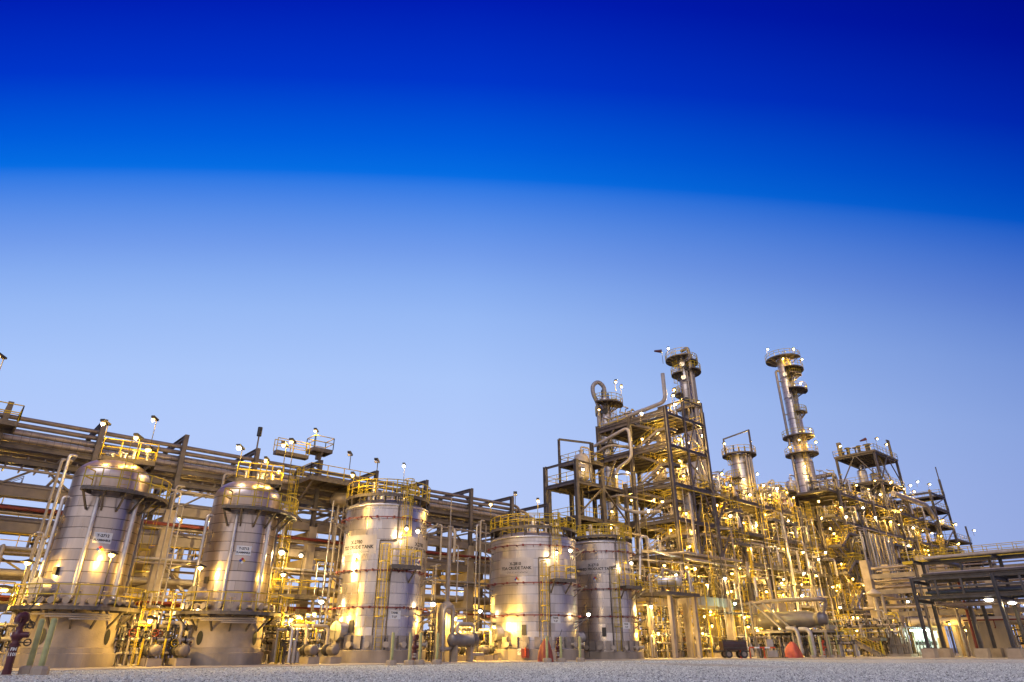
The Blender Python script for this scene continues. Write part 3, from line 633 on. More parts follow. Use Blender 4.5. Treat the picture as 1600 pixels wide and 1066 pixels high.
# tall risers in front of the rack, read from the photograph
RIS = [(60, 90, 840, 720, 54.6, .15), (68, 97, 850, 718, 54.6, .15), (52, 108, 900, 712, 54.0, .17), (32, 36, 1000, 828, 53, .16), (45, 47, 1000, 828, 53, .12), (18, 20, 1000, 834, 53, .10), (8, 10, 1000, 838, 53, .10),
       (222, 283, 1000, 760, 54.3, .12), (232, 292, 1000, 768, 54.3, .10), (240, 0, 1005, 790, 54.0, .08), (320, 331, 900, 742, 54.4, .15), (505, 0, 920, 780, 54.6, .12), (514, 0, 920, 784, 54.6, .16), (523, 0, 920, 790, 54.6, .10),
       (672, 0, 1000, 905, 54, .10), (676, 0, 1000, 880, 54, .12), (728, 0, 1000, 870, 54.4, .10), (742, 0, 960, 820, 55, .12), (748, 0, 960, 815, 55, .16), (757, 0, 960, 818, 55, .10), (482, 0, 1000, 880, 54, .08), (440, 0, 1000, 905, 54, .12), (455, 0, 1000, 960, 53, .18)]
for i, (px, _, yb, yt, Y, r) in enumerate(RIS):
    p = at(px, yb, Y); top_ = at(px, yt, Y).z; m = (BEIGE, ALU2, ALU)[i % 3]; q = MB(); z0 = max(G0, p.z)
    zt = Vector((p.x, Y, 0)); D = math.hypot(p.x, Y)
    # same upright line at the height of yt: solve along the vertical line
    zt = [z/4 for z in range(2, 90)]
    def sy(z):
        f_ = p.x*HX+Y*HY; d = f_*cos(TH)+(z-CH)*sin(TH); return 533-F*(-f_*sin(TH)+(z-CH)*cos(TH))/d
    top_ = min(zt, key=lambda z: abs(sy(z)-yt)); dx_ = random.choice((.4, -.4, .6)); r *= .62
    q.path([(p.x, Y, min(z0, 6) if z0 < 3 else G0), (p.x, Y, top_), (p.x+dx_, Y, top_), (p.x+dx_, Y+1.9, top_)], r, 10)
    o = q.build('riser_pipe', m); z = 2
    k = MB()
    while z < top_-.5: k.tube((p.x, Y, z), (p.x, Y, z+.05), r+.03, 10); z += random.choice((1.2, 1.6, 2.4))
    k.build('jacket_band', m, o)
    queue(o, 'upright insulated pipe', 'rising in front of the pipe rack', 'pipe', 'risers in front of the rack')
# access tower between the second domed vessel and the first flat tank
at_ = thing('access_platform', (22.6, 54.2, G0), 'yellow caged ladder and railed platforms on the rack column left of the first flat tank', 'platform')
deck(at_, 19.6, 25.6, 53.4, 55.4, 5.1); deck(at_, 23.2, 29.5, 52.6, 55.6, 14.6)
for X in (19.8, 25.4, 22.6): MB().bar((X, 53.6, G0), (X, 53.6, 4.74), .16).build('leg', STEEL2, at_)
q = MB()
for X in (23.6, 29): q.bar((X, 55.7, 12.4), (X, 52.8, 14.25), .16)
q.build('brace', STEEL, at_)
MB().ladder(22.9, 55.2, 5.1, 15.7, 0, -1).build('ladder', YEL, at_)
MB().ladder(21.0, 53.2, G0, 6.2, 0, -1).build('ladder', YEL, at_)
up_ = thing('access_platform', (25.2, 56, 17), 'railed lookout platform on a single dark post above the pipe rack', 'platform')
deck(up_, 24.3, 26.2, 55.1, 56.8, 17.9); MB().bar((25.2, 56, 17.0), (25.2, 56, 17.55), .35).build('post', STEEL, up_)
q = MB(); q.bar((25.2, 55.9, 16.2), (25.2, 55.2, 17.54), .16); q.build('brace', STEEL, up_)
deck(up_, 21.2, 24.28, 55.9, 56.6, 17.2, 'FB', name='walkway')
lf = thing('access_platform', (-.3, 54, G0), 'yellow railed platform cut by the left edge of the photo in front of the rack', 'platform')
deck(lf, -4.5, 2.4, 52.8, 55.2, 14.9, 'FRLB'); MB().bar((-1, 54, G0), (-1, 54, 14.56), .3).build('leg', STEEL2, lf)
deck(lf, -5, 4.3, 45.8, 47.4, 3.3, 'FL', name='walkway'); MB().bar((2, 46.4, G0), (2, 46.4, 2.95), .2).build('leg', STEEL2, lf)
MB().lathe([(0, -.6), (.9, -.5), (1.1, 0), (.9, .5), (0, .6)], (27.6, 54.9, 13.4), 20).build('access_drum', ALU2)
tag(bpy.data.objects['access_drum'], 'rounded silver drum hanging under the platform left of the first flat tank', 'drum')
bpy.data.objects['access_drum'].name = 'surge_drum'
# ================================================================ UNIT BEHIND THE RACK seen between the tanks
def vdrum(c, r, z0, z1, label, m=ALUC, name='vertical_drum', plats=(), group=None, where=None, legs=True):
    x, y = c; t = thing(name, (x, y, z0 if z0 > 1 else G0), label, 'vessel', group)
    s_ = MB(); s_.lathe([(r*.2, z0), (r*.7, z0+r*.12), (r*.95, z0+r*.35), (r, z0+r*.6), (r, z1-r*.6), (r*.95, z1-r*.35), (r*.7, z1-r*.12), (r*.2, z1)], (x, y, 0), 28); s_.build('shell', m, t)
    k = MB(); k.tube((x, y, z1-.05), (x, y, z1+.4), r*.22, 12); k.tube((x, y, z1+.4), (x, y, z1+.5), r*.36, 12)
    k.path([(x, y, z1+.4), (x, y, z1+1), (x+r+.5, y-.2, z1+1), (x+r+.5, y-.2, z0+.5)], r*.13, 8); k.build('outlet_pipe', m, t)
    if legs:
        for i in range(4): a = PI/4+i*PI/2; MB().bar((x+r*.8*cos(a), y+r*.8*sin(a), G0 if z0 < 3 else z0-1.2), (x+r*.8*cos(a), y+r*.8*sin(a), z0+r*.6), .14).build('leg', STEEL2, t)
    a0 = math.atan2(-y, -x)
    for z in plats: ringplat(t, c, r+.06, r+1.1, z, a0-1.5, a0+1.5, 'platform', brackets=5, th=.2)
    manway(t, c, r, a0-.5, (z0+z1)/2, min(.4, r*.4), .3, m); return t
for i, (X, Y, r, z0, z1, pl) in enumerate(((16.2, 70, 2.1, 1.5, 10.2, (10.5,)), (10.5, 72, 1.9, 1.5, 9.0, ()), (37, 70, 1.6, 1.6, 9.5, (7.2,)), (43, 71, 1.4, 1.6, 8.4, ()), (27, 72, 1.7, 1.5, 9, (8,)))):
    o = vdrum((X, Y), r, z0, z1, 'x', ALUC, 'vertical_drum', pl); queue(o, 'silver upright drum', 'beyond the pipe rack, seen between the tanks', 'vessel', 'drums beyond the rack')
bs = thing('steel_structure', (20, 68, G0), 'low steel structure with railed floors beyond the pipe rack, seen between the tanks', 'structure')
for X in range(-8, 60, 6):
    for Y in (66, 74): MB().box(X-.18, X+.18, Y-.18, Y+.18, G0, 10.6).build('column', STEEL2, bs)
for z in (4.6, 8.3): deck(bs, -8, 58, 65.8, 68.0, z, 'F', joist=3)
deck(bs, -8, 58, 72.0, 74.0, 10.6, 'F', joist=3)
q = MB()
for X in range(-8, 58, 6): q.bar((X, 66.2, .4), (X+6, 66.2, 4.3), .14); q.bar((X, 66.2, 8.0), (X+6, 66.2, 4.7), .14)
q.build('bracing', STEEL2, bs)
sr = thing('stair_tower', (4, 70, G0), 'small steel stairway against the sky left of the first domed vessel', 'stairs')
q = MB()
for k in range(2):
    a, b_ = (-1+k*3.2, 10.7+k*1.2), (1.6+k*3.2, 12.4+k*1.2)
    for Y in (69.6, 70.6):
        q.bar((a[0], Y, a[1]), (b_[0], Y, b_[1]), .1, .25)
    for s_ in range(9): u = s_/8; X, z = a[0]+(b_[0]-a[0])*u, a[1]+(b_[1]-a[1])*u; q.box(X-.14, X+.14, 69.65, 70.55, z, z+.05)
q.box(1.6, 2.3, 69.55, 70.65, 12.2, 12.3); q.bar((2, 70, G0), (2, 70, 12.19), .16); q.build('flight', STEEL, sr)
q = MB()
for k in range(2):
    for Y in (69.6, 70.6):
        a, b_ = (-1+k*3.2, 10.7+k*1.2), (1.6+k*3.2, 12.4+k*1.2)
        for h in (.55, 1.05): q.bar((a[0], Y, a[1]+h), (b_[0], Y, b_[1]+h), .05)
        for u in (0, .5, 1): X, z = a[0]+(b_[0]-a[0])*u, a[1]+(b_[1]-a[1])*u; q.bar((X, Y, z), (X, Y, z+1.05), .05)
q.build('handrail', STEEL, sr)
# ================================================================ GROUND LEVEL PIPING
def spool_proto(seed, label):
    """a welded run of headers, drops and valves at ground level"""
    rn = random.Random(seed); t = thing('pipe_manifold', (0, 0, 0), label, 'pipework')
    for k in range(3):
        z = .7+k*.75; Y = .3*k; r = rn.uniform(.06, .14); q = MB(); q.path([(-2.2, Y, .1), (-2.2, Y, z), (2.2, Y, z), (2.2, Y+1.3, z), (2.2, Y+1.3, .1)], r, 10)
        h = q.build('header', (ALU2, BEIGE, ALU)[(k+seed) % 3], t)
        f = MB()
        for s_ in range(5): x = -1.8+s_*.85; f.tube((x, Y, z), (x+.07, Y, z), r+.08, 12)
        f.build('flange', CAST, h)
    for k in range(6):
        x = -2+k*.75+rn.uniform(-.2, .2); Y = rn.uniform(-.5, .8); z = rn.uniform(1.2, 3.4); r = rn.uniform(.03, .085); q = MB()
        q.path([(x, Y, .05), (x, Y, z), (x+rn.choice((-.6, .6)), Y, z), (x+rn.choice((-.6, .6)), Y+1.2, z)], r, 8); q.build('branch', rn.choice((ALU2, BEIGE, PIPEG, PIPED, YEL)), t)
        v = MB(); zv = z*.55; v.lathe([(r, -.22), (r+.1, -.2), (r+.1, -.14), (r*1.4, -.1), (r*1.8, 0), (r*1.4, .1), (r+.1, .14), (r+.1, .2), (r, .22)], (x, Y, zv), 10)
        v.tube((x, Y, zv), (x, Y-.42, zv), .04, 6); vb = v.build('valve', CAST, t)
        w = MB(); w.lathe([(.20, -.02), (.23, 0), (.20, .02), (.17, 0), (.20, -.02)], (x, Y-.42, zv), 12, 'y'); w.bar((x-.2, Y-.42, zv), (x+.2, Y-.42, zv), .03); w.build('handwheel', (CAST, YEL, RED)[k % 3], vb)
    for k in range(4): x = -1.9+k*1.25; MB().bar((x, .25, 0), (x, .25, 2.1), .12).build('support', STEEL2, t)
    return t
SP = [spool_proto(i, 'x') for i in range(4)]
SPU = [False]*4
def spool(x, y, z, rz, where, i=None):
    i = random.randrange(4) if i is None else i
    if not SPU[i]: SPU[i] = True; o = SP[i]; o.location = (x, y, z); o.rotation_euler = (0, 0, rz); ORG[o.name] = (x, y, z)
    else: o = dup(SP[i], (x, y, z), rz)
    queue(o, 'valved pipe cluster', where, 'pipework', 'pipework '+where); return o
def pump_proto():
    t = thing('process_pump', (0, 0, 0), 'x', 'pump')
    MB().box(-1.1, 1.1, -.4, .4, 0, .42).build('plinth', CONC, t)
    m = MB(); m.lathe([(.05, -.5), (.28, -.5), (.32, -.42), (.32, .42), (.28, .5), (.05, .5)], (-.5, 0, .85), 18, 'x')
    for k in range(8): m.bar((-.85, .34*cos(k*PI/4), .85+.34*sin(k*PI/4)), (-.15, .34*cos(k*PI/4), .85+.34*sin(k*PI/4)), .04)
    m.build('motor', STEEL2, t)
    p = MB(); p.tube((0, 0, .85), (.4, 0, .85), .1, 10); p.lathe([(.1, .35), (.34, .38), (.38, .5), (.34, .64), (.1, .7)], (0, 0, .85), 18, 'x'); p.build('pump_casing', CAST, t)
    q = MB(); q.path([(.52, 0, .9), (.52, 0, 2.4), (.52, 1.2, 2.4)], .11, 10); q.path([(.7, 0, .85), (1.3, 0, .85), (1.3, .9, .85)], .13, 10); q.build('suction_pipe', BEIGE, t)
    return t
PPR = pump_proto(); PU = [False]
def pump(x, y, rz, where, z=G0):
    if not PU[0]: PU[0] = True; o = PPR; o.location = (x, y, z); o.rotation_euler = (0, 0, rz); ORG[o.name] = (x, y, z)
    else: o = dup(PPR, (x, y, z), rz)
    queue(o, 'electric pump on a concrete plinth', where, 'pump', 'pumps '+where)
for X in (11.2, 12.4, 13.4): spool(X, 47.5+random.uniform(-1, 3), G0, random.choice((0, PI/2)), 'at ground level between the two domed vessels')
for X, Y in ((20.6, 47), (22.2, 49), (21.6, 51.5), (23.4, 51)): spool(X, Y, G0, random.choice((0, PI/2, PI)), 'at ground level left of the first flat tank')
for X, Y in ((34.6, 48.6), (36.5, 50.5), (38.6, 49.6), (37.4, 52.5), (34.4, 52.0)): spool(X, Y, G0, random.choice((0, PI/2, PI)), 'at ground level between the first two flat tanks')
for X, Y in ((2.6, 49), (4.0, 51.5), (.5, 51)): spool(X, Y, G0, random.choice((0, PI/2, PI)), 'at ground level left of the first domed vessel')
for X in (12.0, 13.6): pump(X, 46.2, random.choice((0, PI/2)), 'between the two domed vessels')
for X in (21.8, 23.4): pump(X, 45.9, PI/2, 'left of the first flat tank')
for X, Y in ((35.2, 46.6), (38.8, 47.2)): pump(X, Y, .3, 'between the first two flat tanks')
for i in range(26):
    X = -4+i*2.4+random.uniform(-.6, .6); spool(X, 58+random.choice((0, 2.5)), G0, random.choice((0, PI)), 'under the pipe rack')
for i in range(10):
    X = -4+i*6.3; spool(X, 67.2, 4.62 if i % 2 else 8.32, 0, 'on the floors beyond the pipe rack')
# overflow vessel with the tall stand pipe between the first two flat tanks
p = at(697, 985, 46.6); vx, vy = p.x, 46.6
vt = thing('seal_drum', (vx, vy, G0), 'small upright beige drum with a tall stand pipe between the first two flat tanks', 'vessel')
s_ = MB(); s_.lathe([(.1, 1.9), (.45, 2.05), (.66, 2.4), (.7, 2.7), (.7, 4.0), (.6, 4.35), (.3, 4.6), (.2, 4.65)], (vx, vy, 0), 24); s_.build('shell', BEIGE, vt)
s_ = MB(); s_.lathe([(.72, G0), (.70, 2.4)], (vx, vy, 0), 24); s_.build('skirt', BEIGE, vt)
s_ = MB(); s_.tube((vx, vy, 4.6), (vx, vy, 10.6), .19, 14); s_.tube((vx, vy, 10.6), (vx, vy, 10.75), .28, 14); s_.tube((vx, vy, 10.75), (vx, vy, 13.2), .05, 8); s_.build('stand_pipe', ALU2, vt)
s_ = MB(); s_.path([(vx+.6, vy, 3.6), (vx+2.0, vy, 3.6), (vx+2.0, vy+2, 3.6)], .15, 10); s_.path([(vx+.95, vy, 4.6), (vx+.95, vy, 9.2), (vx+.55, vy, 9.2)], .06, 8); s_.build('side_pipe', BEIGE, vt)
# exchanger in front of it
ex = thing('heat_exchanger', (34.4, 44.6, G0), 'grey horizontal exchanger drum on stools at the right foot of the first flat tank', 'exchanger')
def hdrum(t, p, ax, r, L, m, name='shell'):
    q = MB(); q.lathe([(.05, -L/2-.25), (r*.6, -L/2-.2), (r*.95, -L/2-.05), (r, -L/2+.1), (r, L/2-.5), (r+.1, L/2-.5), (r+.1, L/2-.36), (r, L/2-.36), (r, L/2), (r*.95, L/2+.12), (r*.6, L/2+.26), (.05, L/2+.3)], p, 28, ax); return q.build(name, m, t)
hdrum(ex, (34.0, 44.4, 1.75), 'x', .5, 2.3, DRUM)
for X in (33.2, 34.7): MB().box(X-.1, X+.1, 44.1, 44.7, G0, 1.35).build('saddle', CONC, ex)
q = MB(); q.path([(33.4, 44.4, 2.2), (33.4, 44.4, 2.9), (35.0, 44.4, 2.9), (35.0, 44.4, 2.2)], .14, 10); q.path([(34.8, 44.4, 1.3), (34.8, 44.4, .7), (36.2, 44.4, .7), (36.2, 46, .7)], .14, 10); q.build('pipe', BEIGE, ex)
q = MB()
for Y in (44.8, 45.6): q.bar((32.2, Y, G0), (32.2, Y, 4.3), .14); q.bar((33.1, Y, G0), (33.1, Y, 4.3), .14)
q.path([(32.2, 44.6, .9), (32.2, 44.6, 4.1), (33.1, 44.6, 4.1), (33.1, 44.6, 1.1), (31.9, 44.6, 1.1)], .15, 10)
tag(q.build('pipe_loop', ALU2), 'silver pipe loop on posts between the first flat tank and the exchanger drum', 'pipe')
# ================================================================ THINGS ON THE GRAVEL EDGE
def bollard(px, py, where, h=1.95, r=.10, Y=41, m=None):
    d = ray(px, py); k = (.1-CH)/d.z; x, y = d.x*(Y/d.y), Y
    t = thing('guard_post', (x, y, .1), 'x', 'guard post')
    q = MB(); q.lathe([(r, .1), (r, h-.05), (r*.85, h), (.01, h+.02)], (x, y, .1), 12); q.build('post', YELG if m is None else m, t)
    q = MB(); q.lathe([(.36, -.12), (.36, .26), (.30, .36), (.13, .37)], (x, y, .1), 8, sm=False); q.build('foot_block', CONC, t)
    queue(t, 'yellow green guard post', where, 'guard post', 'guard posts '+where)
for px, Y in ((43, 38.6), (62, 37.6)): bollard(px, 1050, 'at the left edge by the dark fire monitor', 2.3, .13, Y)
for px in (611, 639, 655, 682): bollard(px, 1040, 'in front of the first flat tank', 2.0, .10, 40.2)
for px in (855, 877, 907): bollard(px, 1036, 'in front of the widest flat tank', 1.9, .105, 40)
for px, Y in ((1271, 36), (1286, 36), (1300, 36), (1313, 36)): bollard(px, 1030, 'around the red fire monitor near the dark drum', 2.2, .14, Y)
for px, Y in ((1359, 40), (1387, 38), (1397, 38)): bollard(px, 1030, 'near the yellow stairs and the lit shelter', 2.3, .14, Y, YEL)
def monitor(px, Y, h, m, label, num, s=1.0, nozzle=(-.3, .35)):
    d = ray(px, 1045); x, y = d.x*(Y/d.y), Y; z = .12
    t = thing('fire_monitor', (x, y, z), label, 'fire monitor', 'fire water monitors')
    q = MB(); q.tube((x, y, z-.1), (x, y, z+h*.5), .17*s, 18); q.tube((x, y, z-.1), (x, y, z+h*.10), .19*s, 18); q.tube((x, y, z+h*.5), (x, y, z+h*.53), .25*s, 18); q.build('standpipe', m, t)
    q = MB(); b = z+h*.53; q.lathe([(.2*s, 0), (.22*s, .05*s), (.17*s, .12*s), (.2*s, .25*s), (.27*s, .32*s), (.26*s, .5*s), (.16*s, .6*s), (.18*s, .75*s)], (x, y, b), 16)
    q.tube((x-.05, y-.1, b+.42*s), (x+.42*s, y-.25*s, b+.42*s), .13*s, 12)
    q.path([(x, y, b+.7*s), (x+.04, y, b+1.0*s), (x+.16*s, y-.1, b+1.15*s), (x+.05*s, y-.2, b+1.3*s), (x-.22*s, y-.25*s, b+1.2*s), (x-.22*s, y-.3*s, b+.95*s)], .15*s, 12, bend=.3*s); mm = q.build('monitor_head', m, t)
    q = MB(); q.tube((x+.1*s, y-.2, b+1.5*s), (x+.5*s, y-.2, b+2.2*s), .025, 6); q.build('tiller_bar', CAST, mm)
    q = MB()
    for dx_, dz_ in ((.42, .1), (.36, .85)):
        c = (x+dx_*s, y-.3*s, b+dz_*s); q.lathe([(.14*s, -.02), (.17*s, 0), (.14*s, .02), (.11*s, 0), (.14*s, -.02)], c, 14, 'y'); q.bar((c[0]-.14*s, c[1], c[2]), (c[0]+.14*s, c[1], c[2]), .025); q.tube((x, y, c[2]), c, .03, 6)
    q.build('handwheel', CAST, t)
    if num:
        a = math.atan2(-y, -x)
        for txt, dz_ in (('FM', .12), (num, -.1)): q = MB(); vs, fs = textmesh(txt, .2*s); q.add(wrap([(X_, Y_, .006) for X_, Y_, _ in vs], (x, y), .17*s, a, z+h*.40+dz_*s), fs); q.build('lettering', WHITE, t)
    pad = MB(); pad.lathe([(.75, -.1), (.75, .05), (.2, .06)], (x, y, z-.04), 4, sm=False); pad.build('pad', CONC, t); return t
monitor(12, 38.2, 2.25, MAROON, 'dark maroon fire monitor with white lettering standing at the far left edge', '1108', .95)
monitor(646, 40.8, 1.5, MAROON, 'maroon fire monitor among the four guard posts before the first flat tank', '1107', .78)
monitor(872, 40.8, 1.5, MAROON, 'maroon fire monitor between guard posts before the widest flat tank', '1106', .74)
monitor(1292, 37, 1.5, ORNG, 'bright red fire monitor standing among guard posts near the dark drum', '1105', .75)
monitor(1374, 40, 1.6, RED, 'dark red fire monitor between yellow posts near the lit shelter', '1104', .8)
def tarp(px, Y, w, h, m, label, seed):
    d = ray(px, 1033); x, y = d.x*(Y/d.y), Y; rn = random.Random(seed); n = 36; rows = 10; vs = []
    for j in range(rows+1):
        u = j/rows; rad = w/2*(1-.22*u-.62*u**3)
        for i in range(n):
            a = 2*PI*i/n; fold = 1+.10*sin(a*5+j*.25)*(1-u)+.05*sin(a*9+seed)*(1-u)
            sq_ = 1/max(abs(cos(a)), abs(sin(a)))**.5
            vs.append((x+rad*cos(a)*fold*sq_+u*u*.1*w, y+rad*sin(a)*fold*sq_, .12+h*(u+.04*sin(a*2+seed)*u*(1-u))))
    q = MB(); q.add(vs, [(j*n+i, j*n+(i+1) % n, (j+1)*n+(i+1) % n, (j+1)*n+i) for j in range(rows) for i in range(n)]+[tuple(rows*n+i for i in range(n))], True)
    tag(q.build('covered_monitor', m), label, 'tarpaulin', 'tarpaulin covers')
tarp(852, 41.0, 1.15, 1.75, TARP, 'dark red tarpaulin draped to a peak at the foot of the widest tank', 1)
tarp(1241, 38.0, 1.7, 1.65, mat('orange_red_tarpaulin', (.46, .085, .05), .6, 0, .3, 1.5, .3, 5), 'orange red tarpaulin over a low machine in front of the dark drum', 4)
# extinguisher box and no smoking sign on the widest tank's plinth
cx, cy, r_ = 45.11, 48, 4.13+.42; a0 = math.atan2(-cy, -cx)
eb = thing('fire_cabinet', (cx+r_*cos(a0-.22), cy+r_*sin(a0-.22), .6), 'red fire cabinet on the plinth of the widest tank', 'cabinet')
q = MB(); q.arc((cx, cy), r_+.01, r_+.3, .42, 1.12, a0-.24, a0-.10, 2); q.build('box', RED, eb)
q = MB(); q.tube((cx+(r_+.36)*cos(a0-.16), cy+(r_+.36)*sin(a0-.16), .55), (cx+(r_+.36)*cos(a0-.16), cy+(r_+.36)*sin(a0-.16), 1.2), .07, 10); q.build('extinguisher', ORNG, eb)
ns = thing('warning_sign', (cx+r_*cos(a0-.29), cy+r_*sin(a0-.29), .7), 'small white no smoking sign beside the red fire cabinet', 'sign')
q = MB(); q.arc((cx, cy), r_+.01, r_+.03, .62, 1.12, a0-.33, a0-.265, 2); q.build('plate', WHITE, ns)
q = MB(); vs = []; aa = a0-.2975
def wp(pts): return wrap([(u, v, .036) for u, v in pts], (cx, cy), r_, aa, .93)
for i in range(16):
    a, b_ = 2*PI*i/16, 2*PI*(i+1)/16; q.add(wp([(.10*cos(a), .10*sin(a)), (.13*cos(a), .13*sin(a)), (.13*cos(b_), .13*sin(b_)), (.10*cos(b_), .10*sin(b_))]), [(0, 1, 2, 3)])
q.add(wp([(-.085, .065), (-.065, .085), (.085, -.065), (.065, -.085)]), [(0, 1, 2, 3)]); q.build('prohibition_ring', SRED, ns)
q = MB(); q.add(wp([(-.08, -.012), (.06, -.012), (.06, .012), (-.08, .012)]), [(0, 1, 2, 3)]); vs, fs = textmesh('NO SMOKING', .055); q.add(wrap([(X_, Y_, .036) for X_, Y_, _ in vs], (cx, cy), r_, aa, .70), fs); q.build('lettering', BLACK, ns)
# ================================================================ PROCESS STRUCTURES
def flight(root, a, b_, w=.9):
    """steel stair flight from a up to b_, with treads, stringers and yellow handrails"""
    a, b_ = Vector(a), Vector(b_); d = b_-a; hz = Vector((d.x, d.y, 0)).normalized(); t_ = Vector((-hz.y, hz.x, 0))*w/2; n = max(3, int(abs(d.z)/.24)); q = MB()
    for s_ in (-1, 1): q.bar(a+t_*s_, b_+t_*s_, .08, .3)
    for i in range(n): p = a+d*((i+.5)/n); q.bar(p-t_*.94, p+t_*.94, .26, .05)
    o = q.build('stair_flight', STEEL2, root); r = MB()
    for s_ in (-1, 1):
        for h in (.55, 1.05): r.tube(a+t_*s_+Vector((0, 0, h)), b_+t_*s_+Vector((0, 0, h)), .03, 4)
        for i in range(5): p = a+d*(i/4)+t_*s_; r.tube(p, p+Vector((0, 0, 1.05)), .03, 4)
    r.build('handrail', YEL, o); return o
def frame(root, xs, ys, z0, ztop, w=.44, m=STEEL):
    for X in xs:
        for Y in ys:
            zt = ztop(X, Y) if callable(ztop) else ztop
            if zt: MB().hbeam((X, Y, z0), (X, Y, zt), w, w, .06).build('column', m, root)
def girders(root, xs, ys, z, m=STEEL, h=.4):
    q = MB()
    for Y in ys:
        for a, b_ in zip(xs, xs[1:]): q.hbeam((a+.19, Y, z), (b_-.19, Y, z), .24, h)
    for X in xs:
        for a, b_ in zip(ys, ys[1:]): q.hbeam((X, a+.19, z), (X, b_-.19, z), .24, h)
    q.build('floor_beams', m, root)
def brace(root, pairs, m=STEEL, w=.17):
    for a, b_ in pairs: MB().bar(a, b_, w).build('brace', m, root)
def table(root, xs, ys, z):
    for X in xs:
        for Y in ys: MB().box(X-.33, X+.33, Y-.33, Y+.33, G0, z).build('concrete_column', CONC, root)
    q = MB()
    for Y in ys:
        for a, b_ in zip(xs, xs[1:]): q.box(a+.34, b_-.34, Y-.28, Y+.28, z-1.0, z-.02)
    for X in xs:
        for a, b_ in zip(ys, ys[1:]): q.box(X-.27, X+.27, a+.34, b_-.34, z-.98, z-.03)
    q.build('concrete_beams', CONC, root)
# ---------------- tall tower
ta = thing('steel_tower', (71, 52, G0), 'tallest open steel tower with zigzag yellow stairs and a bent vent pipe along its top', 'structure')
XA, YA = [67.0, 75.6], [46.0, 52.0, 57.6]; ZT = 6.6
table(ta, XA, YA, ZT); frame(ta, XA, YA, ZT, lambda X, Y: 29.6 if X < 70 else 30.6 if Y < 50 else 29.0)
MB().hbeam((71.1, 46, 11.3), (71.1, 46, 31.2), .3, .3).build('column', STEEL, ta)
for z in (11.5, 15.5, 19.8, 24.7, 29.0):
    girders(ta, XA, YA, z-.36); deck(ta, 68.6, 75.4, 46.2, 57.4, z, 'FBR' if z < 29 else 'BR', joist=1.2)
    MB().hbeam((67, 46.19, z+.1), (67, 57.4, z+.1), .2, .3).build('edge_beam', STEEL, ta)
q = MB(); q.hbeam((71.25, 46.1, 31.5), (75.45, 46.1, 31.5), .2, .2); q.hbeam((75.6, 46.2, 32), (75.6, 50, 32), .2, .3); q.hbeam((71.1, 46.1, 31.2), (71.1, 50, 31.2), .2, .3)
for Y in (48, 50): q.hbeam((71.1, Y, 29.05), (71.1, Y, 31.03), .2, .2); q.hbeam((75.6, Y, 29.1), (75.6, Y, 31.8), .2, .2)
q.hbeam((75.6, 46, 30.6), (75.6, 46, 32), .3, .3); q.build('davit_frame', STEEL, ta)
for i, (za, zb) in enumerate(((6.6, 11.5), (11.5, 15.5), (15.5, 19.8), (19.8, 24.7), (24.7, 29.0))):
    zm = (za+zb)/2
    flight(ta, (67.95, 52.4, za), (67.95, 47.6, zm)); flight(ta, (67.95, 46.9+.7, zm) if False else (68.15, 47.6, zm), (68.15, 52.4, zb)) if False else flight(ta, (68.9, 47.6, zm), (68.9, 52.4, zb-.1))
    deck(ta, 67.2, 69.4, 46.2, 47.6, zm, 'FLR', name='landing'); deck(ta, 67.2, 68.58, 52.4, 57.4, zb, 'L', name='side_floor')
    brace(ta, [((75.75, 46.3, za+.2), (75.75, 49, zb-.5)), ((75.75, 51.8, za+.2), (75.75, 49, zb-.5)), ((75.4, 45.9, za), (73.4, 45.9, zb-.55)), ((71.3, 45.9, za), (73.2, 45.9, zb-.55)), ((66.85, 57.2, za), (66.85, 54.6, zb-.6))])
# vent pipe along the top and the great bent line on the left face
vp = MB(); a = at(1030, 598, 46.2); vp.path([(68.2, 57.2, 29.9), (68.2, 46.6, 30.6), (68.2, 46.6, 34.6)], .26, 12, bend=1); o = vp.build('vent_pipe', PIPEG)
tag(o, 'grey vent pipe running along the tallest tower top and turning up at the corner', 'pipe')
q = MB(); q.path([(66.3, 57.8, 26.6), (66.3, 51.6, 27.9), (66.3, 51.4, 23.6), (66.3, 54.3, 22.6), (66.3, 54.3, 17.6), (66.6, 51.5, 16.6), (66.6, 48, 16.3)], .22, 12, bend=1)
tag(q.build('bent_pipe', PIPEG), 'thick grey pipe stepping down the left face of the tallest tower', 'pipe')
q = MB(); q.path([(66.5, 58.5, 25.3), (66.5, 55.3, 26.3), (68.4, 53.5, 25.9), (71, 52.5, 25.8)], .2, 12, bend=1); tag(q.build('bent_pipe', ALU2), 'silver pipe curving in under the upper floor of the tallest tower', 'pipe')
# lower wing on the left
tw = thing('steel_structure', (62, 55, G0), 'lower dark steel wing left of the tallest tower carrying a beige drum', 'structure')
XW, YW = [57.2, 61.9, 66.4], [53.0, 58.4]
frame(tw, XW, YW, G0, lambda X, Y: {57.2: 22.2, 61.9: 20.8, 66.4: 27.2 if Y > 55 else 20.5}[X])
for z in (15.5, 19.8): girders(tw, XW, YW, z-.36); deck(tw, 57.4, 66.2, 53.2, 58.2, z, 'FBL' if z > 16 else 'FL')
deck(tw, 62.2, 66.2, 56.2, 60.4, 23.9, 'FBLR'); girders(tw, [61.9, 66.4], [56.1, 60.4], 23.5); frame(tw, [61.9], [60.4], 19.8, 27.3, .26); q = MB(); q.hbeam((61.9, 60.4, 27.3), (66.4, 58.5, 27.2), .2, .26); q.build('portal_beam', STEEL, tw); q = MB(); q.hbeam((57.2, 53.2, 22), (57.2, 58.2, 22), .2, .26); q.hbeam((57.4, 53, 22), (60, 53, 22), .2, .26); q.hbeam((60, 53, 19.8), (60, 53, 22), .2, .2); q.build('portal_beam', STEEL, tw)
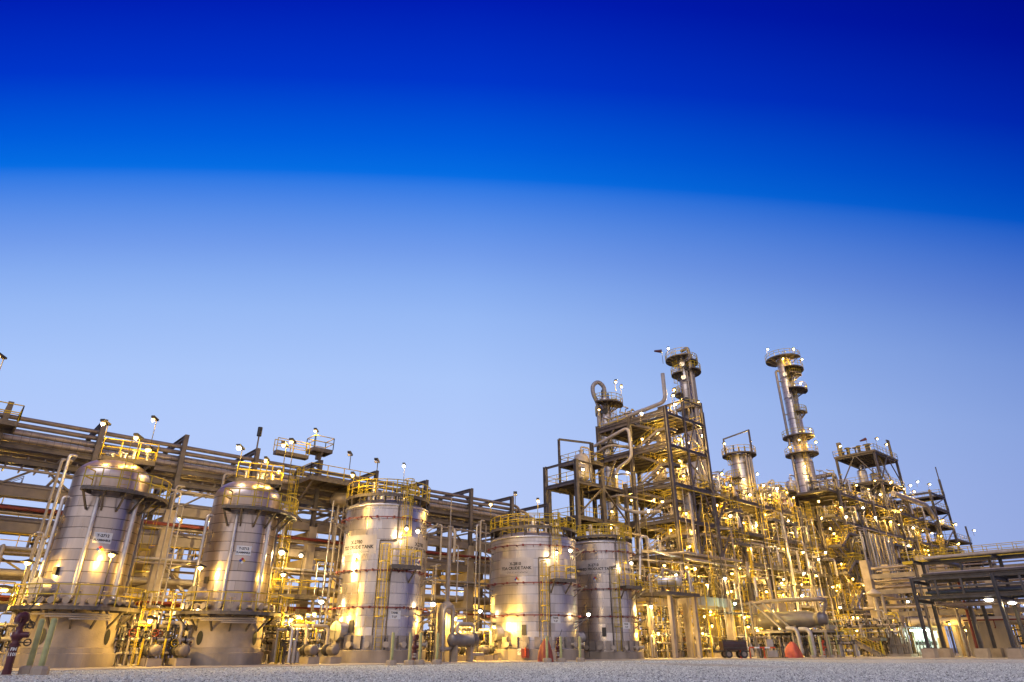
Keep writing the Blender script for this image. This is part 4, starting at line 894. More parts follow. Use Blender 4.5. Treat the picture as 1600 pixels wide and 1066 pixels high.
brace(tw, [((57.4, 52.9, 15.6), (61.7, 52.9, 19.2)), ((66.2, 52.9, 15.6), (62, 52.9, 19.2)), ((57.4, 52.9, 11), (61.7, 52.9, 15.1)), ((66.2, 52.9, 11), (62, 52.9, 15.1)), ((61.8, 56, 20), (66.2, 56, 23.4))])
vdrum((61.5, 56.0), .95, 20.6, 24.2, 'beige upright drum on the top floor of the lower wing left of the tallest tower', BEIGE, 'upright_drum', legs=False)
# ---------------- long process structure
lm = thing('steel_structure', (90, 52, G0), 'long middle steel structure packed with pipes between the tallest tower and the tall column', 'structure')
XM, YM = [81.5, 87.5, 93.5, 99.5, 105.5], [46.0, 52.0, 58.0]
table(lm, [81.5, 87.5, 93.5], YM, ZT); frame(lm, XM[:3], YM, ZT, 20.2); frame(lm, XM[3:], YM, G0, 20.2)
for z in (6.6, 11.5, 15.5, 19.8):
    girders(lm, XM, YM, z-.36) if z > 7 else None; deck(lm, 75.9, 105.3, 46.25, 57.8, z+(.02 if z < 7 else 0), 'FB', joist=2.0)
for i, X in enumerate([75.6]+XM[:-1]):
    for (za, zb) in ((6.6, 11.5), (11.5, 15.5), (15.5, 19.8)):
        if (i+int(za)) % 2: brace(lm, [((X+.2, 45.85, za+.1), (X+3, 45.85, zb-.55)), ((X+5.8, 45.85, za+.1), (X+3, 45.85, zb-.55))])
for k, (X, Y) in enumerate(((78, 49), (90, 49), (96, 49))):
    for (za, zb) in ((11.5, 15.5), (15.5, 19.8)): flight(lm, (X, Y, za), (X+4.6, Y, zb-.1))
l2 = thing('steel_structure', (126, 50, G0), 'long right hand steel structure with stepped railed floors beyond the tall column', 'structure')
X2 = [111.5, 118, 125, 131.5, 137, 142.5, 150, 157]; Y2 = [44.4, 51.5, 58.0]
frame(l2, X2, Y2, G0, lambda X, Y: 24.9)
for z in (6.6, 11.5, 15.5, 20.0, 24.7): girders(l2, X2, Y2, z-.36); deck(l2, 108, 156.8, 44.6, 57.8, z, 'FB', joist=2.6)
for i, X in enumerate(X2[:-1]):
    for (za, zb) in ((6.6, 11.5), (15.5, 20), (20, 24.7)):
        if (i+int(za)) % 2: brace(l2, [((X+.2, 44.2, za+.1), ((X+X2[i+1])/2, 44.2, zb-.55)), ((X2[i+1]-.2, 44.2, za+.1), ((X+X2[i+1])/2, 44.2, zb-.55))])
for k, X in enumerate((113, 120, 127, 144, 151)):
    for (za, zb) in ((6.6, 11.5), (15.5, 20), (20, 24.7)): flight(l2, (X, 47, za), (X+4.6, 47, zb-.1))
# railed landings, cage ladders and stairs on the long fronts
for root, xs, Yf, zs in ((lm, range(78, 105, 5), 46.2, (9.0, 13.4, 17.6)), (l2, range(109, 156, 6), 44.5, (9.0, 13.4, 17.6, 22.3))):
    for X in xs:
        for z in zs:
            if random.random() < .5: deck(root, X, X+random.uniform(2.2, 3.6), Yf-1.5, Yf-.15, z, 'FLR', name='landing')
        za, zb = random.choice(((6.6, 15.5), (11.5, 20.8), (G0, 11.5))); MB().ladder(X+random.uniform(3.8, 4.6), Yf-.3, za, zb+1, 0, -1).build('ladder', YEL, root)
for za, zb, X, d in ((6.6, 9.05, 106, 3.4), (9.05, 11.5, 109.6, -3.4), (11.5, 13.5, 106, 3.4), (13.5, 15.5, 109.6, -3.4), (15.5, 17.7, 106, 3.4), (17.7, 20, 109.6, -3.4)): flight(l2, (X, 43.6 if d > 0 else 44.7, za), (X+d, 43.6 if d > 0 else 44.7, zb)); deck(l2, X+d-.1 if d > 0 else X+d-1.0, X+d+1.0 if d > 0 else X+d+.1, 43.1, 45.2, zb, 'FLR', name='landing')
# ---------------- second tower
tb = thing('steel_tower', (137, 47.8, 24.7), 'square open steel tower with X braces and flat railed roof beyond the tall column', 'structure')
XBt, YBt = [131.5, 142.5], [44.2, 51.4]
frame(tb, XBt, YBt, 24.9, 35.4, .4)
for z in (29.8, 35.5): girders(tb, XBt, YBt, z-.4, h=.5); deck(tb, 131.2, 142.8, 43.9, 51.7, z, 'FBLR', joist=1.4)
brace(tb, [((131.4, 44.3, 25), (131.4, 51.2, 29.3)), ((131.4, 51.2, 25), (131.4, 44.3, 29.3)), ((131.4, 44.3, 30), (131.4, 47.7, 35)), ((131.4, 51.2, 30), (131.4, 47.9, 35)), ((131.8, 44, 25), (137, 44, 29.3)), ((142.3, 44, 25), (137.2, 44, 29.3)), ((131.8, 44, 30), (137, 44, 35)), ((142.3, 44, 30), (137.2, 44, 35))])
for i in range(12):
    q = MB(); X, Y = random.uniform(132, 141), random.uniform(45, 51); h = random.uniform(.8, 2.2); q.tube((X, Y, 35.5), (X, Y, 35.5+h), random.uniform(.1, .35), 10); q.tube((X, Y, 35.5+h), (X, Y, 35.6+h), .5, 10); q.build('relief_valve', CAST, tb)
q = MB(); q.bar((132, 50.5, 35.5), (132, 50.5, 38.3), .7, .7); q.build('silencer', STEEL, tb)
q = MB(); q.hbeam((142, 44.6, 35.5), (142, 44.6, 39.5), .4, .4); q.hbeam((141, 44.6, 39.3), (141.8, 44.6, 39.3), .3, .3); q.build('hoist_post', STEEL, tb)
flight(tb, (133, 45.4, 24.8), (138, 45.4, 29.7)); flight(tb, (140, 45.4, 29.9), (135, 45.4, 35.3))
for i, (X, Y, r) in enumerate(((135, 48.5, .9), (139.5, 48, .8))): vdrum((X, Y), r, 25.6, 33, ('left' if i == 0 else 'right')+' silver drum standing inside the square open tower with X braces', ALUC, 'upright_drum', legs=False)
# ---------------- third tower
tcw = thing('steel_tower', (161.5, 49, G0), 'rightmost open steel tower with a mast at its far corner', 'structure')
XC, YC = [157.4, 166.3], [44.0, 54]
frame(tcw, XC, YC, G0, lambda X, Y: 35.2 if X > 160 and Y < 50 else 31.6, .4)
for z in (15.5, 20, 24.8, 28.2, 31.4): girders(tcw, XC, YC, z-.4); deck(tcw, 157.2, 166.5, 43.8, 54.2, z, 'FBLR', joist=1.6) if z != 31.4 else deck(tcw, 163.2, 166.5, 43.8, 54.2, z, 'FBLR')
brace(tcw, [((157.3, 44.2, 25), (157.3, 53.8, 27.7)), ((157.6, 43.8, 25), (166.1, 43.8, 27.7)), ((157.6, 43.8, 20.2), (166.1, 43.8, 24.3)), ((166.1, 43.8, 15.7), (157.6, 43.8, 19.5)), ((157.6, 43.8, 28.4), (166.1, 43.8, 31))])
MB().tube((166.3, 44, 35.2), (166.3, 44, 38), .12, 8).build('mast', STEEL, tcw)
t4 = thing('steel_structure', (174, 49, G0), 'low stepped steel platform at the right end of the plant behind the dark rack', 'structure')
frame(t4, [170, 180, 190], [44, 54], G0, 19.5, .35)
for z in (8, 13, 19.0): deck(t4, 167, 190.4, 43.7, 54.3, z, 'FBLR', joist=2.5)
deck(t4, 167, 176, 43.7, 54.3, 22.4, 'FBLR'); frame(t4, [175.8], [44, 54], 19.5, 26, .3)
# ---------------- columns
def column(c, secs, plats, label, riser=(), name='distillation_column', top=1.0, z0=G0, lad=.2):
    x, y = c; a0 = math.atan2(-y, -x); t = thing(name, (x, y, z0), label, 'column')
    prof = []
    for (r, za, zb) in secs: prof += [(r, za), (r, zb)]
    r, zt = secs[-1][0], secs[-1][2]; prof += [(r*cos(PI/2*i/6), zt+r*.6*sin(PI/2*i/6)) for i in range(1, 6)]+[(.02, zt+r*.6)]
    MB().lathe(prof, (x, y, 0), 36).build('shell', ALUC, t)
    def rad(z): return next((s_[0] for s_ in secs if z <= s_[2]), r)
    b = MB(); z = secs[0][1]+2
    while z < zt: b.lathe([(rad(z)+.02, z), (rad(z)+.03, z+.06), (rad(z)+.02, z+.12)], (x, y, 0), 32); z += 4.4
    b.build('stiffener', STEEL2, t)
    for (z, d0, d1, ext) in plats:
        full = d1-d0 > 6.2; ringplat(t, c, rad(z)+.05, rad(z)+ext, z, a0+d0, a0+d1, 'platform', full, 7, th=.2)
    pz = sorted(p[0] for p in plats)
    for i, (za, zb) in enumerate(zip(pz, pz[1:])):
        if zb-za < 12: a = a0+lad+(.35 if i % 2 else 0); rr = rad(za)+.3; MB().ladder(x+rr*cos(a), y+rr*sin(a), za, zb+1, cos(a), sin(a)).build('ladder', YEL, t)
    for (da, rr, za, zb) in riser:
        a = a0+da; R_ = rad((za+zb)/2)+rr+.35; q = MB(); X, Y = x+R_*cos(a), y+R_*sin(a)
        q.path([(x, y, zb+.2) if zb > zt else (x+(R_-.9)*cos(a), y+(R_-.9)*sin(a), zb), (X, Y, zb+.2 if zb > zt else zb), (X, Y, za)], rr, 10, bend=.6)
        zz = za+3
        while zz < zb-1: q.bar((x+(rad(zz)-.05)*cos(a), y+(rad(zz)-.05)*sin(a), zz), (X, Y, zz), .1); zz += 6
        q.build('riser_pipe', ALU2, t)
    for i, z in enumerate(pz): manway(t, c, rad(z), a0+(.5 if i % 2 else -.1), z-1.3, .38, .3, CAST if i % 3 == 2 else ALU)
    for i in range(5):
        f = MB(); a = random.uniform(0, 6.28); rr = random.uniform(.2, r*.8); f.tube((x+rr*cos(a), y+rr*sin(a), zt), (x+rr*cos(a), y+rr*sin(a), zt+top+random.uniform(0, .8)), .12, 8); f.build('nozzle', CAST, t)
    return t
column((88.2, 56), [(1.05, G0, 34), (.92, 34, 45.6)], [(24, -1.6, 1.6, 1.2), (36.6, -1.5, 1.2, 1.1), (39.3, -2.2, -.6, 1.0), (42.9, -2.4, -.2, 1.2), (43.2, .5, 2.4, 1.9), (45.6, -2.6, .4, 1.9), (44.9, .6, 2.2, 1.6)],
       'silver column rising behind the tallest steel tower', ((.75, .28, 20, 47.0), (1.15, .22, 20, 46.2), (.35, .1, 25, 43)), lad=-1.5)
column((71.9, 60), [(.78, G0, 35.4)], [(28.2, -2, 1.2, .9), (34.6, -.6, 2.0, 1.9), (33.2, -2.6, -.9, .8)], 'slim column with a looped overhead pipe left of the tallest tower', (), lad=1.2)
q = MB(); q.path([(71.9, 60, 35.6), (71.9, 60, 37.6), (71.0, 60.4, 38.4), (70.1, 60.8, 37.6), (70.1, 60.8, 36.2), (70.7, 60.4, 34.6), (70.7, 60.4, 14)], .32, 14, bend=.7); tag(q.build('loop_pipe', ALU2), 'thick looped overhead pipe on the slim column left of the tallest tower', 'pipe')
column((98.6, 54), [(1.55, G0, 30.2)], [(26.4, -1.5, -.2, 1.1), (30.4, 0, 6.2832, 1.2)], 'stout silver column with a hoist frame on its railed top platform', ((.5, .2, 18, 30), (.72, .2, 18, 29.6), (.94, .22, 18, 29.8)), lad=-.9)
q = MB(); a = (96.6, 55.3); b_ = (98.2, 51.4); q.bar((a[0], a[1], 30.4), (a[0], a[1], 33.2), .2); q.bar((b_[0], b_[1], 30.4), (b_[0], b_[1], 34.2), .24); q.bar((a[0], a[1], 33.1), (b_[0], b_[1], 34.1), .2)
tag(q.build('hoist_frame', STEEL), 'dark hoist frame on the top platform of the stout silver column', 'hoist')
column((100.6, 50.2), [(2.2, 15.8, 23.2)], [(23.6, 0, 6.2832, 1.3)], 'wide short drum with a crowded railed top right of the stout silver column', (), name='short_drum', z0=15.5)
q = MB()
for i in range(10): X, Y = 100.6+random.uniform(-2, 2), 50.2+random.uniform(-2, 2); q.path([(X, Y, 23.7), (X, Y, 24.6+random.random()*1.2), (X+random.uniform(-1, 1), Y+.8, 25), (X+random.uniform(-1, 1), Y+.8, 23.7)], .14, 8)
tag(q.build('pipe_cluster', PIPEG), 'cluster of bent pipes on top of the wide short drum', 'pipework')
column((122.4, 54), [(1.7, G0, 33.4), (1.32, 34.4, 54.6)], [(28.0, -.1, 1.7, 1.6), (34.9, 0, 6.2832, 1.7), (38.4, 0, 6.2832, 1.6), (47.8, .0, 2.1, 2.1), (52.4, .0, 2.2, 2.2), (43.2, .2, 1.6, 1.2), (51.2, .3, 1.7, 1.6), (54.9, -2.6, 1.4, 2.1)],
       'tall silver distillation column ringed by lit platforms, standing alone against the sky', ((-1.25, .24, 16, 52.5), (-.95, .12, 16, 50), (.2, .14, 28, 47), (.6, .1, 30, 52)), lad=.25, top=1.0)
q = MB(); a = at(1283, 745, 54); q.path([(124.2, 54, 30.6), at(1292, 743, 53.5), at(1303, 741, 52), at(1308, 760, 51), at(1320, 772, 49.5), at(1340, 782, 49)], .42, 14, bend=1.2); tag(q.build('overhead_pipe', ALU2), 'thick beige pipe swooping from the tall column to the square tower', 'pipe')
q = MB(); q.path([(133, 43.2, 27.2), (150, 43.2, 27.2), (154, 43.6, 25.2)], .5, 14, bend=1.5); tag(q.build('overhead_pipe', ALU2), 'thick silver pipe along the front of the square tower at its foot', 'pipe')
# ---------------- equipment on the floors
def floor_drum(x, y, z, r, h, where): o = vdrum((x, y), r, z+.9, z+.9+h, 'x', random.choice((ALUC, BEIGE, ALU2)), 'upright_drum', legs=True if False else False); queue(o, 'upright drum', where, 'vessel', 'drums '+where)
def floor_exch(x, y, z, ax, r, L, where):
    t = thing('heat_exchanger', (x, y, z), 'x', 'exchanger'); hdrum(t, (x, y, z+.6+r), ax, r, L, random.choice((ALU, ALU2, DRUM)))
    for s_ in (-.3, .3):
        X, Y = (x+L*s_, y) if ax == 'x' else (x, y+L*s_); MB().box(X-.12, X+.12, Y-.12, Y+.12, z, z+.62).build('saddle', STEEL2, t)
    q = MB(); X, Y = (x+L*.25, y) if ax == 'x' else (x, y+L*.25); q.path([(X, Y, z+.6+2*r-.05), (X, Y, z+1.4+2*r), (X+1.5, Y, z+1.4+2*r), (X+1.5, Y, z+.2)], r*.3, 8); q.build('pipe', ALU2, t)
    queue(t, 'horizontal exchanger', where, 'exchanger', 'exchangers '+where)
FLN = {6.6: 'lowest', 11.5: 'second', 15.5: 'third', 19.8: 'fourth', 20.0: 'fourth', 24.7: 'fifth', 29.0: 'top'}
for X0, X1, Ys, zs, nm in ((69.5, 75, (48, 55), (11.5, 15.5, 19.8, 24.7), 'of the tallest tower'), (77, 104.5, (47.4, 55.5), (6.6, 11.5, 15.5, 19.8), 'of the long middle structure'), (109, 156, (46, 55.5), (6.6, 11.5, 15.5, 20.0, 24.7), 'of the long right hand structure')):
    for z in zs:
        wh = f'on the {FLN[z]} floor {nm}'; n = max(1, int((X1-X0)/9))
        for i in range(n):
            X = X0+(i+random.uniform(.2, .8))*(X1-X0)/n
            if 120 < X < 125: X += 4
            if random.random() < .55: floor_drum(X, random.uniform(48.5, 54), z, random.uniform(.5, 1.0), 2.4, wh)
            else: floor_exch(X, random.uniform(48, 54), z, random.choice('xy'), random.uniform(.4, .65), 3.6, wh)
        for i in range(max(1, int((X1-X0)/3.4))): spool(X0+(i+random.random())*3.4, random.uniform(46.6, 49.5) if X0 < 100 else random.uniform(45.2, 48.5), z, random.choice((0, PI/2, PI)), wh)
floor_exch(72, 49.6, 29, 'x', .5, 3.4, 'on the top floor of the tallest tower'); spool(72, 53, 29, 0, 'on the top floor of the tallest tower'); spool(70.2, 55.5, 29, PI/2, 'on the top floor of the tallest tower')
vdrum((73.6, 48.9), 1.25, 12.4, 23.6, 'stout silver vessel standing inside the tallest tower behind its front columns', ALUC, 'reactor_vessel', legs=False)
for X, Y, z in ((160, 48, 15.5), (163, 50, 20), (161, 49, 24.8), (170, 48, 13), (176, 48, 19), (171, 48, 22.4), (184, 48, 19)): spool(X, Y, z, 0, 'on the floors at the right end of the plant')
# ---------------- risers and runs in front of and inside the structures
def riser(X, Y, z0, z1, r, m, turn, where, what='upright insulated pipe', name='riser_pipe'):
    q = MB(); q.path([(X+turn[0]*.0, Y, z0), (X, Y, z1), (X+turn[0], Y+turn[1], z1), (X+turn[0], Y+turn[1]+.9, z1)], r, 10, bend=r*3.2); o = q.build(name, m); k = MB(); z = z0+1
    while z < z1-.6: k.tube((X, Y, z), (X, Y, z+.06), r+.03, 10); z += random.choice((1.4, 2.2, 3.1))
    k.build('pipe_band', m, o); queue(o, what, where, 'pipe', 'risers '+where)
BAYS = [(66.5, 75, 45.2, 'before the tallest tower'), (76, 87, 45.0, 'before the left part of the long middle structure'), (87, 98, 45.0, 'before the right part of the long middle structure'), (98, 110, 45.2, 'left of the tall silver column foot'),
        (110, 125, 43.2, 'right of the tall silver column foot'), (125, 142, 43.2, 'below the square tower'), (142, 157, 43.2, 'left of the rightmost tower')]
for (X0, X1, Y, wh) in BAYS:
    n = 9
    for i in range(n):
        X = X0+(i+random.uniform(.1, .9))*(X1-X0)/n; z1 = random.choice((6.0, 9.3, 11, 13.5, 15, 18.4, 19)); r = random.choice((.04, .05, .06, .08, .09, .12, .17))
        riser(X, Y+random.uniform(-.7, .7), G0 if random.random() < .7 else random.choice((4, 7, 11)), max(z1, 8), r, random.choice((ALU2, ALU2, ALU, BEIGE, PIPEG, PIPED, STEEL2, YEL)), (random.choice((-1.6, -.8, .9, 2.2)), .8), wh)
for (X0, X1, wh) in ((69, 87, 'inside the left part of the plant'), (87, 108, 'inside the middle of the plant'), (108, 130, 'inside the plant behind the tall column'), (130, 157, 'inside the right part of the plant')):
    for i in range(18):
        X = X0+(i+random.random())*(X1-X0)/18; riser(X, random.uniform(48, 57), G0, random.choice((11, 15, 19, 23)), random.choice((.05, .08, .11, .16)), random.choice((ALU2, BEIGE, YEL if random.random() < .15 else PIPEG)), (random.choice((-1.2, 1.2)), .6), wh)
for z, nm in ((5.2, 'lowest'), (10.3, 'second'), (14.4, 'third'), (18.6, 'fourth')):
    for j in range(7):
        Y = random.uniform(45.2, 47) if j < 3 else random.uniform(48, 57); r = random.choice((.06, .09, .13, .2)); X0 = random.uniform(60, 82); X1 = X0+random.uniform(16, 40); zz = z+random.uniform(-.5, .5)
        r *= .7; q = MB(); q.path([(X0, Y+2, zz), (X0, Y, zz), (X1, Y, zz), (X1, Y, zz-random.uniform(2, 4))], r, 10); queue(q.build('header_pipe', random.choice((ALU2, PIPEG, BEIGE, PIPED, YEL))), 'level header pipe', f'under the {nm} floor of the long middle structure', 'pipe', f'headers under the {nm} floor')
    for j in range(5):
        Y = random.uniform(43.2, 44.2) if j < 2 else random.uniform(46, 57); r = random.choice((.06, .09, .13, .2)); X0 = random.uniform(105, 122); X1 = X0+random.uniform(16, 34); zz = z+random.uniform(-.5, .5)
        r *= .7; q = MB(); q.path([(X0, Y+2, zz), (X0, Y, zz), (X1, Y, zz), (X1, Y, zz-random.uniform(2, 4))], r, 10); queue(q.build('header_pipe', random.choice((ALU2, PIPEG, BEIGE, PIPED, YEL))), 'level header pipe', f'under the {nm} floor of the long right hand structure', 'pipe', f'headers under the {nm} right floor')
# thin conduits and tubing climbing the fronts
for (X0, X1, Y, wh, n) in ((60, 75, 45.5, 'before the tallest tower', 26), (75, 106, 45.4, 'up the front of the long middle structure', 62), (106, 130, 43.8, 'up the front beyond the tall column', 44), (130, 157, 43.8, 'up the front below the square tower', 44)):
    for i in range(n):
        X = X0+(i+random.random())*(X1-X0)/n; za = random.choice((G0, G0, 3, 6.6, 11.5)); zb = za+random.choice((4, 6, 8.5, 12)); zb = min(zb, 20.5); r = random.choice((.022, .03, .04, .05)); y = Y+random.uniform(-.3, 2.2); q = MB()
        q.path([(X, y, za), (X, y, zb), (X+random.choice((-1, 1))*random.uniform(.3, 1.4), y, zb), (X, y+random.uniform(.5, 2), zb)], r, 6, bend=.12)
        queue(q.build('conduit', random.choice((ALU2, STEEL2, BEIGE, YEL, YEL, PIPED))), 'thin conduit', wh, 'conduit', 'conduits '+wh)
for i in range(13):
    X = 113+i*1.0; q = MB(); q.path([(X, 43.0-(i % 3)*.3, 18.2), (X, 43.0-(i % 3)*.3, 12.4-i*.17), (156, 43.0-(i % 3)*.3, 12.4-i*.17)], .15, 10, bend=1.1)
    queue(q.build('curved_pipe', STEEL2 if i % 2 else PIPEG), 'pipe', 'in the curving bundle below the square tower', 'pipe', 'bundle of curving pipes')
# thick pipes crossing from the flat tanks to the structure
for i, pts in enumerate(([at(1000, 905, 45), at(1000, 838, 45), at(1012, 838, 45.3), at(1015, 858, 45), at(1045, 868, 46), at(1110, 878, 46)], [(60, 47, 11), (66.5, 47, 11.2), (66.5, 45.2, 11.2), (79, 45.2, 11.1)], [(60, 47.6, 10.2), (68, 47.6, 10.4), (68, 45.4, 10.5), (84, 45.4, 10.4)], [(59, 50, 13.5), (66, 50, 13.5), (66, 50, 9.4), (64.6, 47, 9.4)])):
    queue(MB().path(pts, (.13, .15, .11, .14)[i], 12, bend=.8).build('transfer_pipe', (ALU, ALU2, PIPEG, ALU2)[i]), 'thick pipe', 'crossing from the flat tanks to the tallest tower', 'pipe', 'transfer pipes')
px_ = thing('access_platform', (64, 45, G0), 'railed platform carrying a shiny exchanger between the flat tanks and the tallest tower', 'platform')
deck(px_, 60.5, 66.3, 43.6, 47.6, 6.6, 'FBLR'); [MB().box(X-.2, X+.2, Y-.2, Y+.2, G0, 6.24).build('leg', CONC, px_) for X in (61.5, 65.9) for Y in (44.2, 47)]
MB().ladder(66.55, 44.4, G0, 7.6, 0, -1).build('ladder', YEL, px_)
floor_exch(62.6, 45, 6.6, 'y', .55, 2.8, 'on the platform between the flat tanks and the tallest tower'); spool(64.6, 45.4, 6.6, PI/2, 'on the platform between the flat tanks and the tallest tower')
for X, Y in ((63, 46), (65.5, 48.5), (70, 47.5), (73, 48), (78, 47), (80, 49), (84, 46.6), (86, 48), (90, 46), (92, 48), (96, 46), (99, 47.5), (103, 46), (106, 47), (110, 45), (115, 46), (120, 44.5), (126, 45), (132, 45)): spool(X, Y, G0, random.choice((0, PI/2, PI)), 'along the foot of the process structures'); 
for X, Y in ((71, 45.2), (78.5, 45.6), (83.5, 46), (95, 45), (100.6, 45.3), (107, 44.6), (112, 44.6)): pump(X, Y, random.choice((0, PI/2)), 'along the foot of the process structures')

# the part of the unit behind the tallest tower, seen under and between its floors
bk_ = thing('steel_structure', (86, 64, G0), 'low railed steel structure seen through the foot of the tallest tower', 'structure')
for X in range(58, 113, 6):
    for Y in (61.5, 67.5): MB().box(X-.16, X+.16, Y-.16, Y+.16, G0, 12.4).build('column', STEEL2, bk_)
for z in (4.6, 8.3, 12.4): deck(bk_, 58, 112, 61.3, 67.7, z, 'F', joist=3)
for i in range(22):
    for z in (G0, 4.62, 8.32): 
        if random.random() < .8: spool(58+i*2.45, random.uniform(61.8, 63), z, random.choice((0, PI)), 'behind the tallest tower and long middle structure')
for i in range(16): spool(58+random.uniform(0, 18), random.uniform(48.5, 59), G0, random.choice((0, PI/2, PI)), 'on the ground under the tallest tower')
for i in range(7): spool(58+i*2.2, 49.2+random.random(), random.choice((6.62, 3.2)), 0, 'beside the half hidden tank and the tallest tower')
# ================================================================ RIGHT FOREGROUND: drum on a stand, trailer, rack, shelter
p0, p1 = atx(1187, 970, 80), atx(1292, 968, 80); yc, Ld, zc, rd = (p0.y+p1.y)/2, p0.y-p1.y, p0.z, .95
dr = thing('horizontal_drum', (80, yc, G0), 'large dark grey horizontal drum on a steel stand right of the trailer', 'vessel')
q = MB(); q.lathe([(.05, Ld/2), (rd*.8, Ld/2-.1), (rd, Ld/2-.35), (rd, -Ld*.24), (rd*.72, -Ld*.34), (rd*.72, -Ld*.40), (rd*.82, -Ld*.40), (rd*.82, -Ld*.42), (rd*.72, -Ld*.42), (rd*.72, -Ld/2+.15), (rd*.5, -Ld/2), (.05, -Ld/2-.08)], (80, yc, zc), 36, 'y'); q.build('shell', DRUM, dr)
zs = zc-rd-.35
ds = thing('drum_stand', (80, yc, G0), 'steel stand with slanting props under the dark drum', 'stand')
for y in (p0.y+1.2, p0.y-1.8, yc-.5, p1.y-.2):
    for X in (78.6, 81.4): MB().bar((X, y, G0), (X, y, zs-.1), .22).build('leg', STEEL2, ds)
q = MB()
for X in (78.6, 81.4): q.bar((X, p0.y+1.4, zs), (X, p1.y-.4, zs), .24, .26)
for y in (p0.y+1.2, p0.y-1.8, yc-.5, p1.y-.2): q.bar((78.72, y, zs-.02), (81.28, y, zs-.02), .2, .2); q.box(79.3, 80.7, y-.15, y+.15, zs+.14, zc-rd*.7)
q.build('frame', STEEL2, ds)
for y in (p0.y-.4, p0.y-1.6): MB().bar((78.4, y, zc+1.9), (78.4, y-3.4, zs), .2).build('prop', STEEL2, ds)
MB().bar((78.4, p0.y+.1, G0), (78.4, p0.y+.1, zc+2.0), .2).build('leg', STEEL2, ds)
zp_ = zc+2.0; q = MB(); q.path([(79, p0.y+4.5, zp_-.9), (79, p0.y+1, zp_-.1), (79, yc, zp_+.15), (79, p1.y-.1, zp_+.05), (80, p1.y-.3, zp_), (80, p1.y+.3, zc+.6)], .24, 14, bend=1.2); tag(q.build('overhead_pipe', PIPER), 'thick pipe arching over the dark drum and bending down into it', 'pipe')
q = MB(); q.path([(78.2, p1.y+2.6, zs+.2), (78.2, p1.y+1.4, zs+.2), (78.2, p1.y+1.3, G0+.3)], .24, 12, bend=.6); q.path([(78.0, p1.y+4, zs+.3), (78.0, p1.y+2.8, zs+.3), (78.0, p1.y+2.6, .6)], .22, 12, bend=.6); tag(q.build('outlet_pipe', PIPEG), 'pair of silver pipes bending down below the dark drum', 'pipe')
rail_ = thing('access_platform', (80, yc, zs), 'thin railed walkway beside the dark drum', 'platform'); deck(rail_, 81.6, 82.6, p1.y-.5, p0.y+3, zs, 'LRFB', railm=GREENP)
for i in range(7): spool(80.5+random.uniform(-1, 3), p1.y+i*1.7, G0, PI/2, 'under and behind the dark drum')
# trailer
d = ray(1148, 1030); k = 41/d.y; tx_, ty_ = d.x*k, 41
tl = thing('foam_trailer', (tx_, ty_, G0), 'dark red two axle tank trailer parked beside the concrete columns', 'trailer')
dv = Vector((RX, RY, 0)); dn = Vector((HX, HY, 0))
def tp(a, b_, z): p = Vector((tx_, ty_, 0))+dv*a+dn*b_; return (p.x, p.y, G0+z)
q = MB(); Wd = .75
prof = [(-Wd, .75), (Wd, .75), (Wd, 1.35), (Wd*.9, 1.62), (-Wd*.9, 1.62), (-Wd, 1.35)]
vs = [tp(-1.25, b_, z) for b_, z in prof]+[tp(1.25, b_, z) for b_, z in prof]; q.add(vs, [(5, 4, 3, 2, 1, 0), (6, 7, 8, 9, 10, 11)]+[(i, (i+1) % 6, 6+(i+1) % 6, 6+i) for i in range(6)]); q.build('tank', TRAIL, tl)
q = MB(); q.bar(tp(-1.45, -.5, .66), tp(1.5, -.5, .66), .1, .14); q.bar(tp(-1.45, .5, .66), tp(1.5, .5, .66), .1, .14); q.bar(tp(-1.4, 0, .66), tp(-2.2, 0, .6), .1, .12); q.bar(tp(-1.3, -.8, .98), tp(1.3, -.8, .98), .04, .06); q.bar(tp(-1.3, -.74, 1.68), tp(1.3, -.74, 1.68), .06, .08); q.build('chassis', CAST, tl)
for a in (-.78, .82):
    for b_ in (-.72, .72):
        w = MB(); c0 = Vector(tp(a, b_-.12, .38)); c1 = Vector(tp(a, b_+.12, .38)); w.tube(c0, c1, .38, 22); wh = w.build('wheel', RUBBER, tl); h = MB(); h.tube(c0-dn*.015, c1+dn*.015, .22, 16); h.build('rim', STEEL2, wh)
MB().bar(tp(-.78, -.85, .80), tp(.3, -.85, .80), .5, .03).build('mudguard', TRAIL, tl)
# barrier, table
d = ray(1172, 1030); k = 39.6/d.y; bx_, by_ = d.x*k, 39.6
bar_ = thing('barrier', (bx_, by_, G0), 'red and white striped barrier rail beside the trailer', 'barrier')
P = lambda a, z: tuple(Vector((bx_, by_, G0+z))+dv*a)
for i in range(8): MB().bar(P(-1.6+i*.55, 1.0), P(-1.6+(i+1)*.55-.004, 1.0), .06, .14).build('stripe', ORNG if i % 2 else WHITE, bar_)
for a in (-.9, .1, 1.6):
    q = MB(); q.bar(P(a, 0), P(a, .96), .08); q.bar(tuple(Vector(P(a, .03))-dn*.35), tuple(Vector(P(a, .03))+dn*.35), .1, .06); q.build('post', ORNG, bar_)
d = ray(1208, 1031); k = 38.5/d.y; bx_, by_ = d.x*k, 38.5
tb_ = thing('work_stand', (bx_, by_, G0), 'low steel bench with a pale box on it between the barrier and the orange cover', 'bench')
q = MB(); q.bar(P(-1.3, 1.05), P(1.3, 1.05), .8, .06)
for a in (-1.2, 1.2):
    for s_ in (-.35, .35): q.bar(tuple(Vector(P(a, 0))+dn*s_), tuple(Vector(P(a, 1.02))+dn*s_), .06)
q.bar(P(-1.5, .05), P(1.5, .05), .9, .06); q.build('frame', CAST, tb_)
MB().bar(P(-.5, 1.45), P(.2, 1.45), .5, .7).build('box', BEIGE, tb_); MB().bar(P(-.6, .42), P(.5, .42), .5, .62).build('box', BEIGE, tb_)
